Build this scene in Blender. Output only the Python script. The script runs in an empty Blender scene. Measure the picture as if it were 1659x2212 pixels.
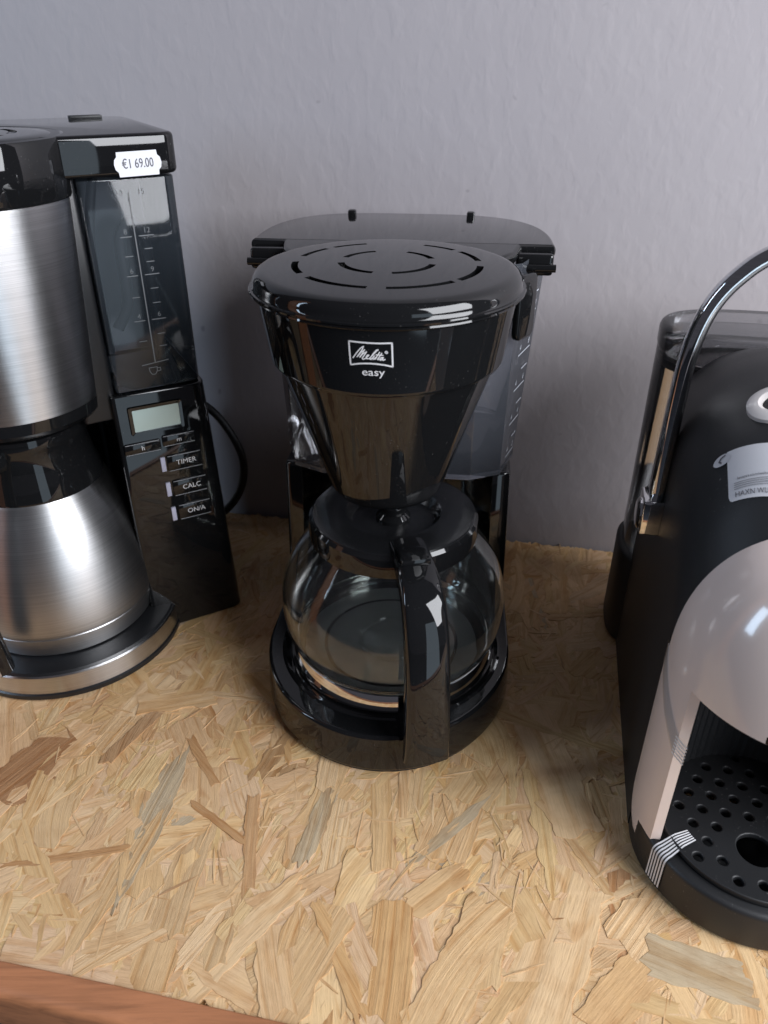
import bpy, bmesh, math, random
from mathutils import Vector, Matrix, noise as mnoise
from mathutils.geometry import tessellate_polygon
from math import sin, cos, pi, radians as R, sqrt

SC = bpy.context.scene
COL = SC.collection
random.seed(7)

# ------------------------------------------------------------------ camera
cam = bpy.data.cameras.new('camera'); co = bpy.data.objects.new('camera', cam); COL.objects.link(co)
co.location = (0, 0, 0.43); co.rotation_euler = (R(90 - 31), 0, 0)
cam.sensor_fit = 'VERTICAL'; cam.sensor_height = 36; cam.lens = 18 * 1664 / 1106
cam.clip_start = 0.01; cam.clip_end = 50
cam.dof.use_dof = True; cam.dof.focus_distance = 0.50; cam.dof.aperture_fstop = 11
SC.camera = co

# ------------------------------------------------------------------ world, lamps, exposure
w = bpy.data.worlds.new('World'); SC.world = w; w.use_nodes = True
bg = w.node_tree.nodes['Background']; bg.inputs[0].default_value = (0.84, 0.83, 1.0, 1); bg.inputs[1].default_value = 0.085


def area(name, loc, target, sx, sy, power, color):
    l = bpy.data.lights.new(name, 'AREA'); l.shape = 'RECTANGLE'; l.size = sx; l.size_y = sy
    l.energy = power; l.color = color
    o = bpy.data.objects.new(name, l); COL.objects.link(o); o.location = loc
    d = Vector(target) - Vector(loc); o.rotation_euler = d.to_track_quat('-Z', 'Y').to_euler()
    return o


area('window_light', (1.13, -0.42, 0.92), (0.0, 0.40, 0.12), 1.05, 1.10, 58, (0.93, 0.95, 1.0))
area('shop_door_light', (0.66, -0.85, -0.02), (0.0, 0.45, 0.10), 0.42, 1.2, 3.0, (0.70, 0.86, 1.0))
area('side_window_light', (-1.3, 0.20, 0.75), (-0.05, 0.60, 0.35), 0.22, 0.7, 8, (0.60, 0.78, 1.0))

vs = SC.view_settings
vs.view_transform = 'Standard'; vs.look = 'None'; vs.exposure = -0.30; vs.gamma = 1.0; vs.use_curve_mapping = False
cy = SC.cycles
cy.use_denoising = True
cy.max_bounces = 12; cy.diffuse_bounces = 4; cy.glossy_bounces = 6; cy.transmission_bounces = 10; cy.transparent_max_bounces = 24
cy.sample_clamp_indirect = 6.0
cy.caustics_reflective = False; cy.caustics_refractive = True; cy.blur_glossy = 0.3


# ------------------------------------------------------------------ materials
def nt(name):
    m = bpy.data.materials.new(name); m.use_nodes = True
    t = m.node_tree
    for n in list(t.nodes): t.nodes.remove(n)
    out = t.nodes.new('ShaderNodeOutputMaterial')
    return m, t, out


def N(t, typ, **kw):
    n = t.nodes.new(typ)
    for k, v in kw.items():
        if k in n.inputs: n.inputs[k].default_value = v
        else: setattr(n, k, v)
    return n


def mapped(t, scale, coord='Object'):
    tc = N(t, 'ShaderNodeTexCoord'); mp = N(t, 'ShaderNodeMapping'); mp.inputs['Scale'].default_value = scale
    t.links.new(tc.outputs[coord], mp.inputs[0]); return mp.outputs[0]


def ramp(t, fac, stops):
    r = N(t, 'ShaderNodeValToRGB'); e = r.color_ramp.elements
    while len(e) < len(stops): e.new(0.5)
    for i, (p, c) in enumerate(stops):
        e[i].position = p; e[i].color = (c, c, c, 1) if isinstance(c, (int, float)) else (*c, 1)
    t.links.new(fac, r.inputs[0]); return r.outputs[0]


def plastic(name, col, rough, smudge=0.0, bump=0.0, bscale=900, spec=0.5, coat=0.0, dust=0.0):
    m, t, out = nt(name)
    b = N(t, 'ShaderNodeBsdfPrincipled'); b.inputs['Base Color'].default_value = (*col, 1)
    b.inputs['Roughness'].default_value = rough; b.inputs['Specular IOR Level'].default_value = spec
    b.inputs['Coat Weight'].default_value = coat; b.inputs['Coat Roughness'].default_value = 0.05
    if smudge:
        no = N(t, 'ShaderNodeTexNoise', Scale=22.0, Detail=5.0, Roughness=0.6)
        t.links.new(mapped(t, (1, 1, 1)), no.inputs[0])
        t.links.new(ramp(t, no.outputs[0], [(0.38, rough), (0.72, rough + smudge)]), b.inputs['Roughness'])
    if dust:
        v = N(t, 'ShaderNodeTexNoise', Scale=800.0, Detail=1.0)
        t.links.new(mapped(t, (1, 1, 1)), v.inputs[0])
        v2 = N(t, 'ShaderNodeTexNoise', Scale=60.0, Detail=3.0)
        t.links.new(mapped(t, (1, 1, 1)), v2.inputs[0])
        mu = N(t, 'ShaderNodeMath', operation='MULTIPLY')
        t.links.new(ramp(t, v.outputs[0], [(0.70, 0.0), (0.78, 1.0)]), mu.inputs[0])
        t.links.new(ramp(t, v2.outputs[0], [(0.45, 0.0), (0.75, dust)]), mu.inputs[1])
        mx = N(t, 'ShaderNodeMix', data_type='RGBA')
        t.links.new(mu.outputs[0], mx.inputs[0]); mx.inputs[6].default_value = (*col, 1); mx.inputs[7].default_value = (0.35, 0.34, 0.33, 1)
        t.links.new(mx.outputs[2], b.inputs['Base Color'])
    if bump:
        no = N(t, 'ShaderNodeTexNoise', Scale=float(bscale), Detail=2.0)
        t.links.new(mapped(t, (1, 1, 1)), no.inputs[0])
        bp = N(t, 'ShaderNodeBump', Strength=bump, Distance=0.0004); t.links.new(no.outputs[0], bp.inputs['Height'])
        t.links.new(bp.outputs[0], b.inputs['Normal'])
    t.links.new(b.outputs[0], out.inputs[0])
    return m


def steel(name, rough=0.3, aniso=0.75, brush=0.35, col=(0.62, 0.62, 0.63)):
    m, t, out = nt(name)
    b = N(t, 'ShaderNodeBsdfPrincipled', Metallic=1.0, Roughness=rough)
    b.inputs['Anisotropic'].default_value = aniso; b.inputs['Anisotropic Rotation'].default_value = 0.25
    tg = N(t, 'ShaderNodeTangent', direction_type='RADIAL', axis='Z'); t.links.new(tg.outputs[0], b.inputs['Tangent'])
    no = N(t, 'ShaderNodeTexNoise', Scale=1.0, Detail=4.0, Roughness=0.7)
    t.links.new(mapped(t, (6, 6, 1600)), no.inputs[0])
    c = ramp(t, no.outputs[0], [(0.3, tuple(x * 0.82 for x in col)), (0.7, tuple(min(1, x * 1.12) for x in col))])
    t.links.new(c, b.inputs['Base Color'])
    bp = N(t, 'ShaderNodeBump', Strength=brush, Distance=0.0002); t.links.new(no.outputs[0], bp.inputs['Height'])
    t.links.new(bp.outputs[0], b.inputs['Normal'])
    t.links.new(b.outputs[0], out.inputs[0])
    return m


def smoky(name, tint, haze, haze_col, rough=0.06):
    m, t, out = nt(name)
    tr = N(t, 'ShaderNodeBsdfTransparent'); tr.inputs[0].default_value = (*tint, 1)
    df = N(t, 'ShaderNodeBsdfDiffuse'); df.inputs[0].default_value = (*haze_col, 1)
    gl = N(t, 'ShaderNodeBsdfGlossy', Roughness=rough)
    fr = N(t, 'ShaderNodeFresnel', IOR=1.47)
    m1 = N(t, 'ShaderNodeMixShader'); m1.inputs[0].default_value = haze
    t.links.new(tr.outputs[0], m1.inputs[1]); t.links.new(df.outputs[0], m1.inputs[2])
    m2 = N(t, 'ShaderNodeMixShader'); t.links.new(fr.outputs[0], m2.inputs[0])
    t.links.new(m1.outputs[0], m2.inputs[1]); t.links.new(gl.outputs[0], m2.inputs[2])
    t.links.new(m2.outputs[0], out.inputs[0])
    return m


def glass(name, milky=0.0):
    m, t, out = nt(name)
    g = N(t, 'ShaderNodeBsdfGlass', Roughness=0.0, IOR=1.46); g.inputs[0].default_value = (0.97, 0.985, 0.98, 1)
    if milky:  # pale diffuse share imitates the bright room reflected in the glass
        d = N(t, 'ShaderNodeBsdfDiffuse'); d.inputs[0].default_value = (0.8, 0.8, 0.82, 1)
        n = N(t, 'ShaderNodeTexNoise', Scale=35.0, Detail=4.0); t.links.new(mapped(t, (1, 1, 1)), n.inputs[0])
        m1 = N(t, 'ShaderNodeMixShader'); t.links.new(ramp(t, n.outputs[0], [(0.3, milky * 0.6), (0.75, milky * 1.5)]), m1.inputs[0])
        t.links.new(g.outputs[0], m1.inputs[1]); t.links.new(d.outputs[0], m1.inputs[2]); t.links.new(m1.outputs[0], out.inputs[0]); return m
    t.links.new(g.outputs[0], out.inputs[0]); return m


def osb(name):
    m, t, out = nt(name)
    b = N(t, 'ShaderNodeBsdfPrincipled'); b.inputs['Specular IOR Level'].default_value = 0.25
    at = N(t, 'ShaderNodeAttribute', attribute_name='tint')
    uv = N(t, 'ShaderNodeUVMap', uv_map='grain')

    def nz(scale, detail, rough=0.6, dist=0.0):
        mp = N(t, 'ShaderNodeMapping'); mp.inputs['Scale'].default_value = scale
        t.links.new(uv.outputs[0], mp.inputs[0])
        n = N(t, 'ShaderNodeTexNoise', Scale=1.0, Detail=detail, Roughness=rough, Distortion=dist)
        t.links.new(mp.outputs[0], n.inputs[0]); return n.outputs[0]
    fine = nz((60, 2200, 1), 4, 0.7)
    band = nz((7, 300, 1), 3, 0.5, 0.4)
    blot = nz((60, 90, 1), 3)
    ringn = nz((22, 160, 1), 2, 0.4, 1.2)

    def mul(a, c, f=1.0):
        x = N(t, 'ShaderNodeMix', data_type='RGBA', blend_type='MULTIPLY'); x.inputs[0].default_value = f
        t.links.new(a, x.inputs[6]); t.links.new(c, x.inputs[7]); return x.outputs[2]
    c = at.outputs['Color']
    c = mul(c, ramp(t, band, [(0.32, (0.84, 0.72, 0.58)), (0.48, (1.0, 0.98, 0.95)), (0.62, (1.03, 1.02, 1.0))]))
    c = mul(c, ramp(t, fine, [(0.25, (0.80, 0.76, 0.70)), (0.5, 1.0), (0.8, (1.07, 1.06, 1.05))]))
    c = mul(c, ramp(t, blot, [(0.25, (0.86, 0.80, 0.74)), (0.5, 1.0), (0.8, (1.06, 1.05, 1.0))]))
    c = mul(c, ramp(t, ringn, [(0.30, (0.82, 0.70, 0.58)), (0.42, 1.0), (1.0, 1.0)]), 0.7)
    t.links.new(c, b.inputs['Base Color'])
    t.links.new(ramp(t, blot, [(0.3, 0.62), (0.7, 0.42)]), b.inputs['Roughness'])
    ad = N(t, 'ShaderNodeMath', operation='ADD')
    t.links.new(fine, ad.inputs[0])
    k = N(t, 'ShaderNodeMath', operation='MULTIPLY'); k.inputs[1].default_value = 2.2
    t.links.new(band, k.inputs[0]); t.links.new(k.outputs[0], ad.inputs[1])
    bp = N(t, 'ShaderNodeBump', Strength=0.85, Distance=0.00045); t.links.new(ad.outputs[0], bp.inputs['Height'])
    t.links.new(bp.outputs[0], b.inputs['Normal'])
    t.links.new(b.outputs[0], out.inputs[0])
    return m


def painted_wood(name, col):
    m, t, out = nt(name)
    b = N(t, 'ShaderNodeBsdfPrincipled', Roughness=0.45)
    no = N(t, 'ShaderNodeTexNoise', Scale=1.0, Detail=5.0, Roughness=0.65, Distortion=0.6)
    t.links.new(mapped(t, (9, 160, 160)), no.inputs[0])
    c = ramp(t, no.outputs[0], [(0.25, tuple(x * 0.55 for x in col)), (0.5, col), (0.8, tuple(min(1, x * 1.25) for x in col))])
    t.links.new(c, b.inputs['Base Color'])
    bp = N(t, 'ShaderNodeBump', Strength=0.4, Distance=0.0006); t.links.new(no.outputs[0], bp.inputs['Height'])
    t.links.new(bp.outputs[0], b.inputs['Normal']); t.links.new(b.outputs[0], out.inputs[0])
    return m


def plaster(name):
    m, t, out = nt(name)
    b = N(t, 'ShaderNodeBsdfPrincipled', Roughness=0.6); b.inputs['Specular IOR Level'].default_value = 0.3
    co_ = mapped(t, (1, 1, 0.62))
    n1 = N(t, 'ShaderNodeTexNoise', Scale=95.0, Detail=2.0, Roughness=0.45, Distortion=0.3); t.links.new(co_, n1.inputs[0])
    n2 = N(t, 'ShaderNodeTexNoise', Scale=36.0, Detail=2.0, Roughness=0.5); t.links.new(co_, n2.inputs[0])
    n3 = N(t, 'ShaderNodeTexNoise', Scale=3.5, Detail=4.0); t.links.new(co_, n3.inputs[0])
    n4 = N(t, 'ShaderNodeTexNoise', Scale=420.0, Detail=2.0); t.links.new(co_, n4.inputs[0])
    drops = ramp(t, n1.outputs[0], [(0.42, 0.0), (0.80, 1.0)])
    a = N(t, 'ShaderNodeMath', operation='MULTIPLY_ADD'); t.links.new(n2.outputs[0], a.inputs[0]); a.inputs[1].default_value = 1.1; t.links.new(drops, a.inputs[2])
    a2 = N(t, 'ShaderNodeMath', operation='MULTIPLY_ADD'); t.links.new(n4.outputs[0], a2.inputs[0]); a2.inputs[1].default_value = 0.12; t.links.new(a.outputs[0], a2.inputs[2])
    bp = N(t, 'ShaderNodeBump', Strength=0.15, Distance=0.0014); t.links.new(a2.outputs[0], bp.inputs['Height'])
    t.links.new(bp.outputs[0], b.inputs['Normal'])
    c = ramp(t, n3.outputs[0], [(0.3, (0.375, 0.35, 0.37)), (0.7, (0.415, 0.39, 0.405))])
    # a few faint specks of dirt
    sp = N(t, 'ShaderNodeTexNoise', Scale=95.0, Detail=0.0); t.links.new(mapped(t, (1, 1, 1)), sp.inputs[0])
    mx = N(t, 'ShaderNodeMix', data_type='RGBA', blend_type='MULTIPLY'); mx.inputs[0].default_value = 0.55
    t.links.new(c, mx.inputs[6]); t.links.new(ramp(t, sp.outputs[0], [(0.08, 0.5), (0.14, 1.0)]), mx.inputs[7])
    t.links.new(mx.outputs[2], b.inputs['Base Color'])
    t.links.new(b.outputs[0], out.inputs[0])
    return m


def carpet(name):
    return plastic(name, (0.05, 0.06, 0.075), 0.9, bump=0.8, bscale=700)


M = dict(
    black=plastic('black_gloss', (0.0075, 0.0078, 0.0085), 0.025, smudge=0.035, dust=0.22),
    black_soft=plastic('black_satin', (0.010, 0.0105, 0.012), 0.33, bump=0.15, bscale=1500, dust=0.35),
    black_satin=plastic('black_fine_satin', (0.0085, 0.009, 0.010), 0.20, smudge=0.08, dust=0.3),
    black_matte=plastic('black_matte', (0.012, 0.0125, 0.014), 0.48, bump=0.25, bscale=2200, dust=0.5),
    hot=plastic('hot_plate_coating', (0.25, 0.25, 0.255), 0.28, smudge=0.2, dust=0.5),
    steel=steel('brushed_steel'),
    steel_jug=steel('brushed_jug_steel', 0.40, 0.6, 0.25, (0.52, 0.52, 0.525)),
    chrome=steel('polished_chrome', 0.06, 0.0, 0.0, (0.72, 0.72, 0.73)),
    mirror=steel('polished_steel_band', 0.05, 0.0, 0.0, (0.80, 0.79, 0.78)),
    smoky=smoky('smoked_clear_plastic', (0.72, 0.73, 0.76), 0.19, (0.27, 0.29, 0.34)),
    smoky_dark=smoky('dark_smoked_plastic', (0.62, 0.66, 0.71), 0.12, (0.13, 0.16, 0.195)),
    smoky_tank=smoky('grey_smoked_plastic', (0.80, 0.80, 0.81), 0.20, (0.15, 0.15, 0.155)),
    film=smoky('clear_film', (0.93, 0.93, 0.93), 0.03, (0.8, 0.8, 0.8), 0.12),
    glass=glass('carafe_glass', 0.007),
    osb=osb('strand_board'),
    wall=plaster('white_plaster'),
    trim=painted_wood('stained_wood', (0.42, 0.175, 0.08)),
    floor=carpet('dark_floor'),
    cream=plastic('cream_gloss', (0.80, 0.665, 0.60), 0.13, smudge=0.06, coat=0.5),
    white=plastic('white_plastic', (0.72, 0.68, 0.66), 0.2),
    print=plastic('white_print', (0.74, 0.74, 0.76), 0.4),
    print_grey=plastic('grey_print', (0.14, 0.147, 0.157), 0.4),
    emboss=plastic('embossed_plastic', (0.55, 0.58, 0.64), 0.25),
    ink=plastic('dark_ink', (0.10, 0.10, 0.12), 0.6),
    ink_grey=plastic('grey_ink', (0.30, 0.30, 0.32), 0.6),
    paper=plastic('white_paper', (0.74, 0.75, 0.80), 0.55, bump=0.1, bscale=1200),
    sticker=plastic('sticker_paper', (0.62, 0.62, 0.65), 0.5, bump=0.1, bscale=1200),
    lcd=plastic('grey_green_screen', (0.50, 0.62, 0.57), 0.10),
    led=plastic('pale_indicator', (0.50, 0.50, 0.62), 0.3),
    edge=plastic('satin_grey_glint', (0.16, 0.165, 0.18), 0.35),  # grey of the painted highlights on the buttons
    rubber=plastic('black_rubber', (0.012, 0.012, 0.013), 0.45),
)


# ------------------------------------------------------------------ mesh helpers
def link_mesh(name, bm, mat, parent=None, smooth=35, loc=(0, 0, 0), rotz=0):
    me = bpy.data.meshes.new(name)
    bmesh.ops.recalc_face_normals(bm, faces=bm.faces[:])
    bm.to_mesh(me); bm.free()
    me.materials.append(M[mat] if isinstance(mat, str) else mat)
    if smooth:
        me.shade_smooth(); me.set_sharp_from_angle(angle=R(smooth))
    o = bpy.data.objects.new(name, me); COL.objects.link(o)
    o.location = loc; o.rotation_euler = (0, 0, rotz)
    if parent: o.parent = parent
    return o


def empty(name, loc, rz, label, cat, group=None):
    o = bpy.data.objects.new(name, None); COL.objects.link(o); o.empty_display_size = 0.02
    o.location = loc; o.rotation_euler = (0, 0, rz); o['label'] = label; o['category'] = cat
    if group: o['group'] = group
    return o


def lathe(bm, prof, segs=72, c=(0, 0), a0=0.0, a1=2 * pi, closed_prof=False):
    full = abs(a1 - a0 - 2 * pi) < 1e-6
    n = segs if full else segs + 1
    rings = []
    for r, z in prof:
        if r < 1e-7: rings.append([bm.verts.new((c[0], c[1], z))])
        else:
            rings.append([bm.verts.new((c[0] + r * cos(a0 + (a1 - a0) * i / segs), c[1] + r * sin(a0 + (a1 - a0) * i / segs), z)) for i in range(n)])
    pairs = list(zip(rings, rings[1:]))
    if closed_prof: pairs.append((rings[-1], rings[0]))
    for A, B in pairs:
        for i in range(segs):
            j = (i + 1) % n
            if len(A) == 1 and len(B) == 1: continue
            if len(A) == 1: bm.faces.new((A[0], B[i], B[j]))
            elif len(B) == 1: bm.faces.new((A[i], B[0], A[j]))
            else: bm.faces.new((A[i], B[i], B[j], A[j]))
    if not full and closed_prof:
        bm.faces.new([r[0] for r in rings]); bm.faces.new([r[-1] for r in rings])
    return bm


def loft(bm, loops, cap=True, wrap=True):
    V = [[bm.verts.new(p) for p in L] for L in loops]
    n = len(V[0])
    for A, B in zip(V, V[1:]):
        for i in range(n if wrap else n - 1):
            j = (i + 1) % n
            bm.faces.new((A[i], A[j], B[j], B[i]))
    if cap:
        bm.faces.new(V[0]); bm.faces.new(V[-1])
    return V


def prism(poly, z0, z1, bevel=0.0, seg=3, taper=None, cx=0, cyy=0, bottom=True):
    """plan polygon extruded z0..z1 with rounded top and bottom rims (inset rings)"""
    bm = bmesh.new()
    loops = []

    def inset(d):
        n = len(poly); out = []
        for i in range(n):
            p0 = Vector(poly[i - 1]); p1 = Vector(poly[i]); p2 = Vector(poly[(i + 1) % n])
            e1 = (p1 - p0).normalized(); e2 = (p2 - p1).normalized()
            n1 = Vector((-e1.y, e1.x)); n2 = Vector((-e2.y, e2.x))
            m = (n1 + n2); m = m / max(0.25, m.length_squared) * 2 if m.length > 1e-6 else n1
            m = m / 1.0
            k = 1.0 / max(0.35, m.normalized().dot(n1))
            out.append(p1 + m.normalized() * d * k)
        return out
    ar = sum(poly[i - 1][0] * poly[i][1] - poly[i][0] * poly[i - 1][1] for i in range(len(poly)))
    sgn = 1 if ar > 0 else -1
    ks = []
    if bevel:
        if bottom: ks += [(bevel * (1 - sin(pi / 2 * k / seg)), z0 + bevel * (1 - cos(pi / 2 * k / seg))) for k in range(seg + 1)]
        else: ks += [(0, z0)]
        ks += [(bevel * (1 - cos(pi / 2 * k / seg)), z1 - bevel + bevel * sin(pi / 2 * k / seg)) for k in range(seg + 1)]
    else: ks = [(0, z0), (0, z1)]
    for d, z in ks:
        f = 1.0
        if taper: f = 1 + (taper - 1) * (z - z0) / (z1 - z0)
        loops.append([(cx + (p[0] - cx) * f, cyy + (p[1] - cyy) * f, z) for p in inset(d * sgn)])
    loft(bm, loops)
    return bm


def rounded(poly, rad, seg=6):
    """round the corners of a polygon; rad number or list"""
    n = len(poly); out = []
    for i in range(n):
        r = rad[i] if isinstance(rad, (list, tuple)) else rad
        p0 = Vector(poly[i - 1]); p1 = Vector(poly[i]); p2 = Vector(poly[(i + 1) % n])
        if r <= 0: out.append(tuple(p1)); continue
        a = (p0 - p1); b = (p2 - p1); la, lb = a.length, b.length; a.normalize(); b.normalize()
        ang = a.angle(b); d = min(r / math.tan(ang / 2), la * 0.49, lb * 0.49)
        s, e = p1 + a * d, p1 + b * d
        for k in range(seg + 1):
            t = k / seg
            q = s * (1 - t) ** 2 + p1 * 2 * t * (1 - t) + e * t * t
            out.append((q.x, q.y))
    return out


def box(x0, x1, y0, y1, z0, z1, bev=0.001, seg=2):
    bm = bmesh.new(); r = bmesh.ops.create_cube(bm, size=1)
    for v in bm.verts:
        v.co = Vector(((x0 + x1) / 2 + v.co.x * (x1 - x0), (y0 + y1) / 2 + v.co.y * (y1 - y0), (z0 + z1) / 2 + v.co.z * (z1 - z0)))
    if bev: bmesh.ops.bevel(bm, geom=bm.edges[:] + bm.verts[:], offset=bev, segments=seg, profile=0.5, affect='EDGES', clamp_overlap=True)
    return bm


def crom(pts, n=8):
    P = [Vector(p) for p in pts]; P = [2 * P[0] - P[1]] + P + [2 * P[-1] - P[-2]]; out = []
    for i in range(1, len(P) - 2):
        for k in range(n):
            t = k / n; a, b, c, d = P[i - 1:i + 3]
            out.append(0.5 * ((2 * b) + (c - a) * t + (2 * a - 5 * b + 4 * c - d) * t * t + (3 * b - a - 3 * c + d) * t ** 3))
    out.append(P[-2]); return out


def tube(bm, pts, rad, segs=16, up=Vector((0, 0, 1)), sx=1.0, cap=True):
    P = [Vector(p) for p in pts]; loops = []
    prev = None
    for i, p in enumerate(P):
        d = (P[min(i + 1, len(P) - 1)] - P[max(i - 1, 0)]).normalized()
        if prev is None:
            n = d.cross(up)
            if n.length < 1e-4: n = d.cross(Vector((1, 0, 0)))
        else: n = prev - d * prev.dot(d)
        n.normalize(); prev = n; b = d.cross(n)
        r = rad[i] if isinstance(rad, (list, tuple)) else rad
        loops.append([p + n * (r * sx * cos(2 * pi * k / segs)) + b * (r * sin(2 * pi * k / segs)) for k in range(segs)])
    loft(bm, loops, cap=cap)
    return bm


def text2d(body, size, align='CENTER', bold=0.0):
    c = bpy.data.curves.new('txt', 'FONT'); c.body = body; c.size = size; c.align_x = align; c.align_y = 'CENTER'; c.resolution_u = 3
    c.offset = bold
    o = bpy.data.objects.new('txt', c); COL.objects.link(o)
    bpy.context.view_layer.update()
    me = o.evaluated_get(bpy.context.evaluated_depsgraph_get()).to_mesh()
    v = [(p.co.x, p.co.y) for p in me.vertices]; f = [tuple(q.vertices) for q in me.polygons]
    bpy.data.objects.remove(o); bpy.data.curves.remove(c)
    return v, f


def add2d(bm, vf, fn):
    v, f = vf
    V = [bm.verts.new(fn(x, y)) for x, y in v]
    for q in f:
        try: bm.faces.new([V[i] for i in q])
        except ValueError: pass


def strokes2d(lines, wd):
    v, f = [], []
    for ln in lines:
        for (x0, y0), (x1, y1) in zip(ln, ln[1:]):
            d = Vector((x1 - x0, y1 - y0)); L = max(1e-9, d.length); n = Vector((-d.y, d.x)) / L * wd / 2
            k = max(1, int(L / (wd * 3)))
            for s in range(k):
                a = (x0 + d.x * s / k, y0 + d.y * s / k); b = (x0 + d.x * (s + 1) / k, y0 + d.y * (s + 1) / k)
                i = len(v); v += [(a[0] + n.x, a[1] + n.y), (a[0] - n.x, a[1] - n.y), (b[0] - n.x, b[1] - n.y), (b[0] + n.x, b[1] + n.y)]; f.append((i, i + 1, i + 2, i + 3))
        for x, y in ln:
            i = len(v); v += [(x + wd / 2 * cos(pi / 4 * k), y + wd / 2 * sin(pi / 4 * k)) for k in range(8)]; f.append(tuple(range(i, i + 8)))
    return v, f


def plate2d(name, outlines, z0, z1, bev, mat, parent, loc=(0, 0, 0)):
    """flat plate with holes: first outline outside, the rest holes"""
    c = bpy.data.curves.new(name, 'CURVE'); c.dimensions = '2D'; c.fill_mode = 'BOTH'
    c.extrude = max(1e-5, (z1 - z0) / 2 - bev); c.bevel_depth = bev; c.bevel_resolution = 2
    for ol in outlines:
        s = c.splines.new('POLY'); s.points.add(len(ol) - 1); s.use_cyclic_u = True
        for p, q in zip(s.points, ol): p.co = (q[0], q[1], 0, 1)
    o = bpy.data.objects.new(name, c); COL.objects.link(o); bpy.context.view_layer.update()
    me = bpy.data.meshes.new_from_object(o.evaluated_get(bpy.context.evaluated_depsgraph_get()))
    bpy.data.objects.remove(o); bpy.data.curves.remove(c)
    me.name = name; me.materials.clear(); me.materials.append(M[mat]); me.shade_smooth(); me.set_sharp_from_angle(angle=R(40))
    o = bpy.data.objects.new(name, me); COL.objects.link(o); o.location = (loc[0], loc[1], loc[2] + (z0 + z1) / 2); o.parent = parent
    return o


def circ(r, n=24, c=(0, 0)): return [(c[0] + r * cos(2 * pi * k / n), c[1] + r * sin(2 * pi * k / n)) for k in range(n)]


# ================================================================== SETTING
WA = R(-11.0)                                    # the wall and shelf run 11 degrees off the picture plane
ew = Vector((cos(WA), sin(WA), 0)); nw = Vector((-sin(WA), cos(WA), 0))     # along the wall, into the wall
W0 = Vector((0, 0.6885, 0))

bm = bmesh.new()
V = [bm.verts.new(W0 + ew * s + Vector((0, 0, z))) for s, z in ((-1.3, -0.7), (1.2, -0.7), (1.2, 1.5), (-1.3, 1.5))]
V2 = [bm.verts.new(v.co + nw * 0.1) for v in V]
bm.faces.new(V); bm.faces.new(V2[::-1])
for i in range(4): bm.faces.new((V[i], V[(i + 1) % 4], V2[(i + 1) % 4], V2[i]))
wall = link_mesh('wall', bm, 'wall', smooth=0)
wall['kind'] = 'structure'; wall['label'] = 'white roller-textured plaster wall behind the machines'

bm = box(-3, 3, -3, 2, -0.74, -0.70, 0)
fl = link_mesh('floor', bm, 'floor', smooth=0); fl['kind'] = 'structure'; fl['label'] = 'dark floor below the shelf at the lower corner'

# the shelf board: strands of wood pressed into a board, built strand by strand
FR = 0.4900                                       # board depth from the wall
TILT = {}


def board_mesh():
    bm = bmesh.new()
    zt, zb = -0.0028, -0.018
    q = [W0 + ew * s - nw * d for s, d in ((-1.25, 0.002), (1.15, 0.002), (1.15, FR), (-1.25, FR))]
    a = [bm.verts.new((p.x, p.y, zt)) for p in q]; b = [bm.verts.new((p.x, p.y, zb)) for p in q]
    bm.faces.new(a); bm.faces.new(b[::-1])
    for i in range(4): bm.faces.new((a[i], b[i], b[(i + 1) % 4], a[(i + 1) % 4]))
    return bm


TINT = dict(pale=(0.70, 0.495, 0.290), tan=(0.63, 0.425, 0.230), straw=(0.67, 0.46, 0.255), rust=(0.50, 0.295, 0.145), rustv=(0.53, 0.325, 0.17),
            brown=(0.46, 0.29, 0.16), grey=(0.50, 0.395, 0.265), orange=(0.60, 0.375, 0.180), ridge=(0.66, 0.45, 0.245), ridgeo=(0.60, 0.385, 0.195), ring=(0.66, 0.445, 0.235), knot=(0.40, 0.225, 0.115))


def tint_layers(bm):
    return bm.verts.layers.float_color.new('tint'), bm.loops.layers.uv.new('grain')


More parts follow.
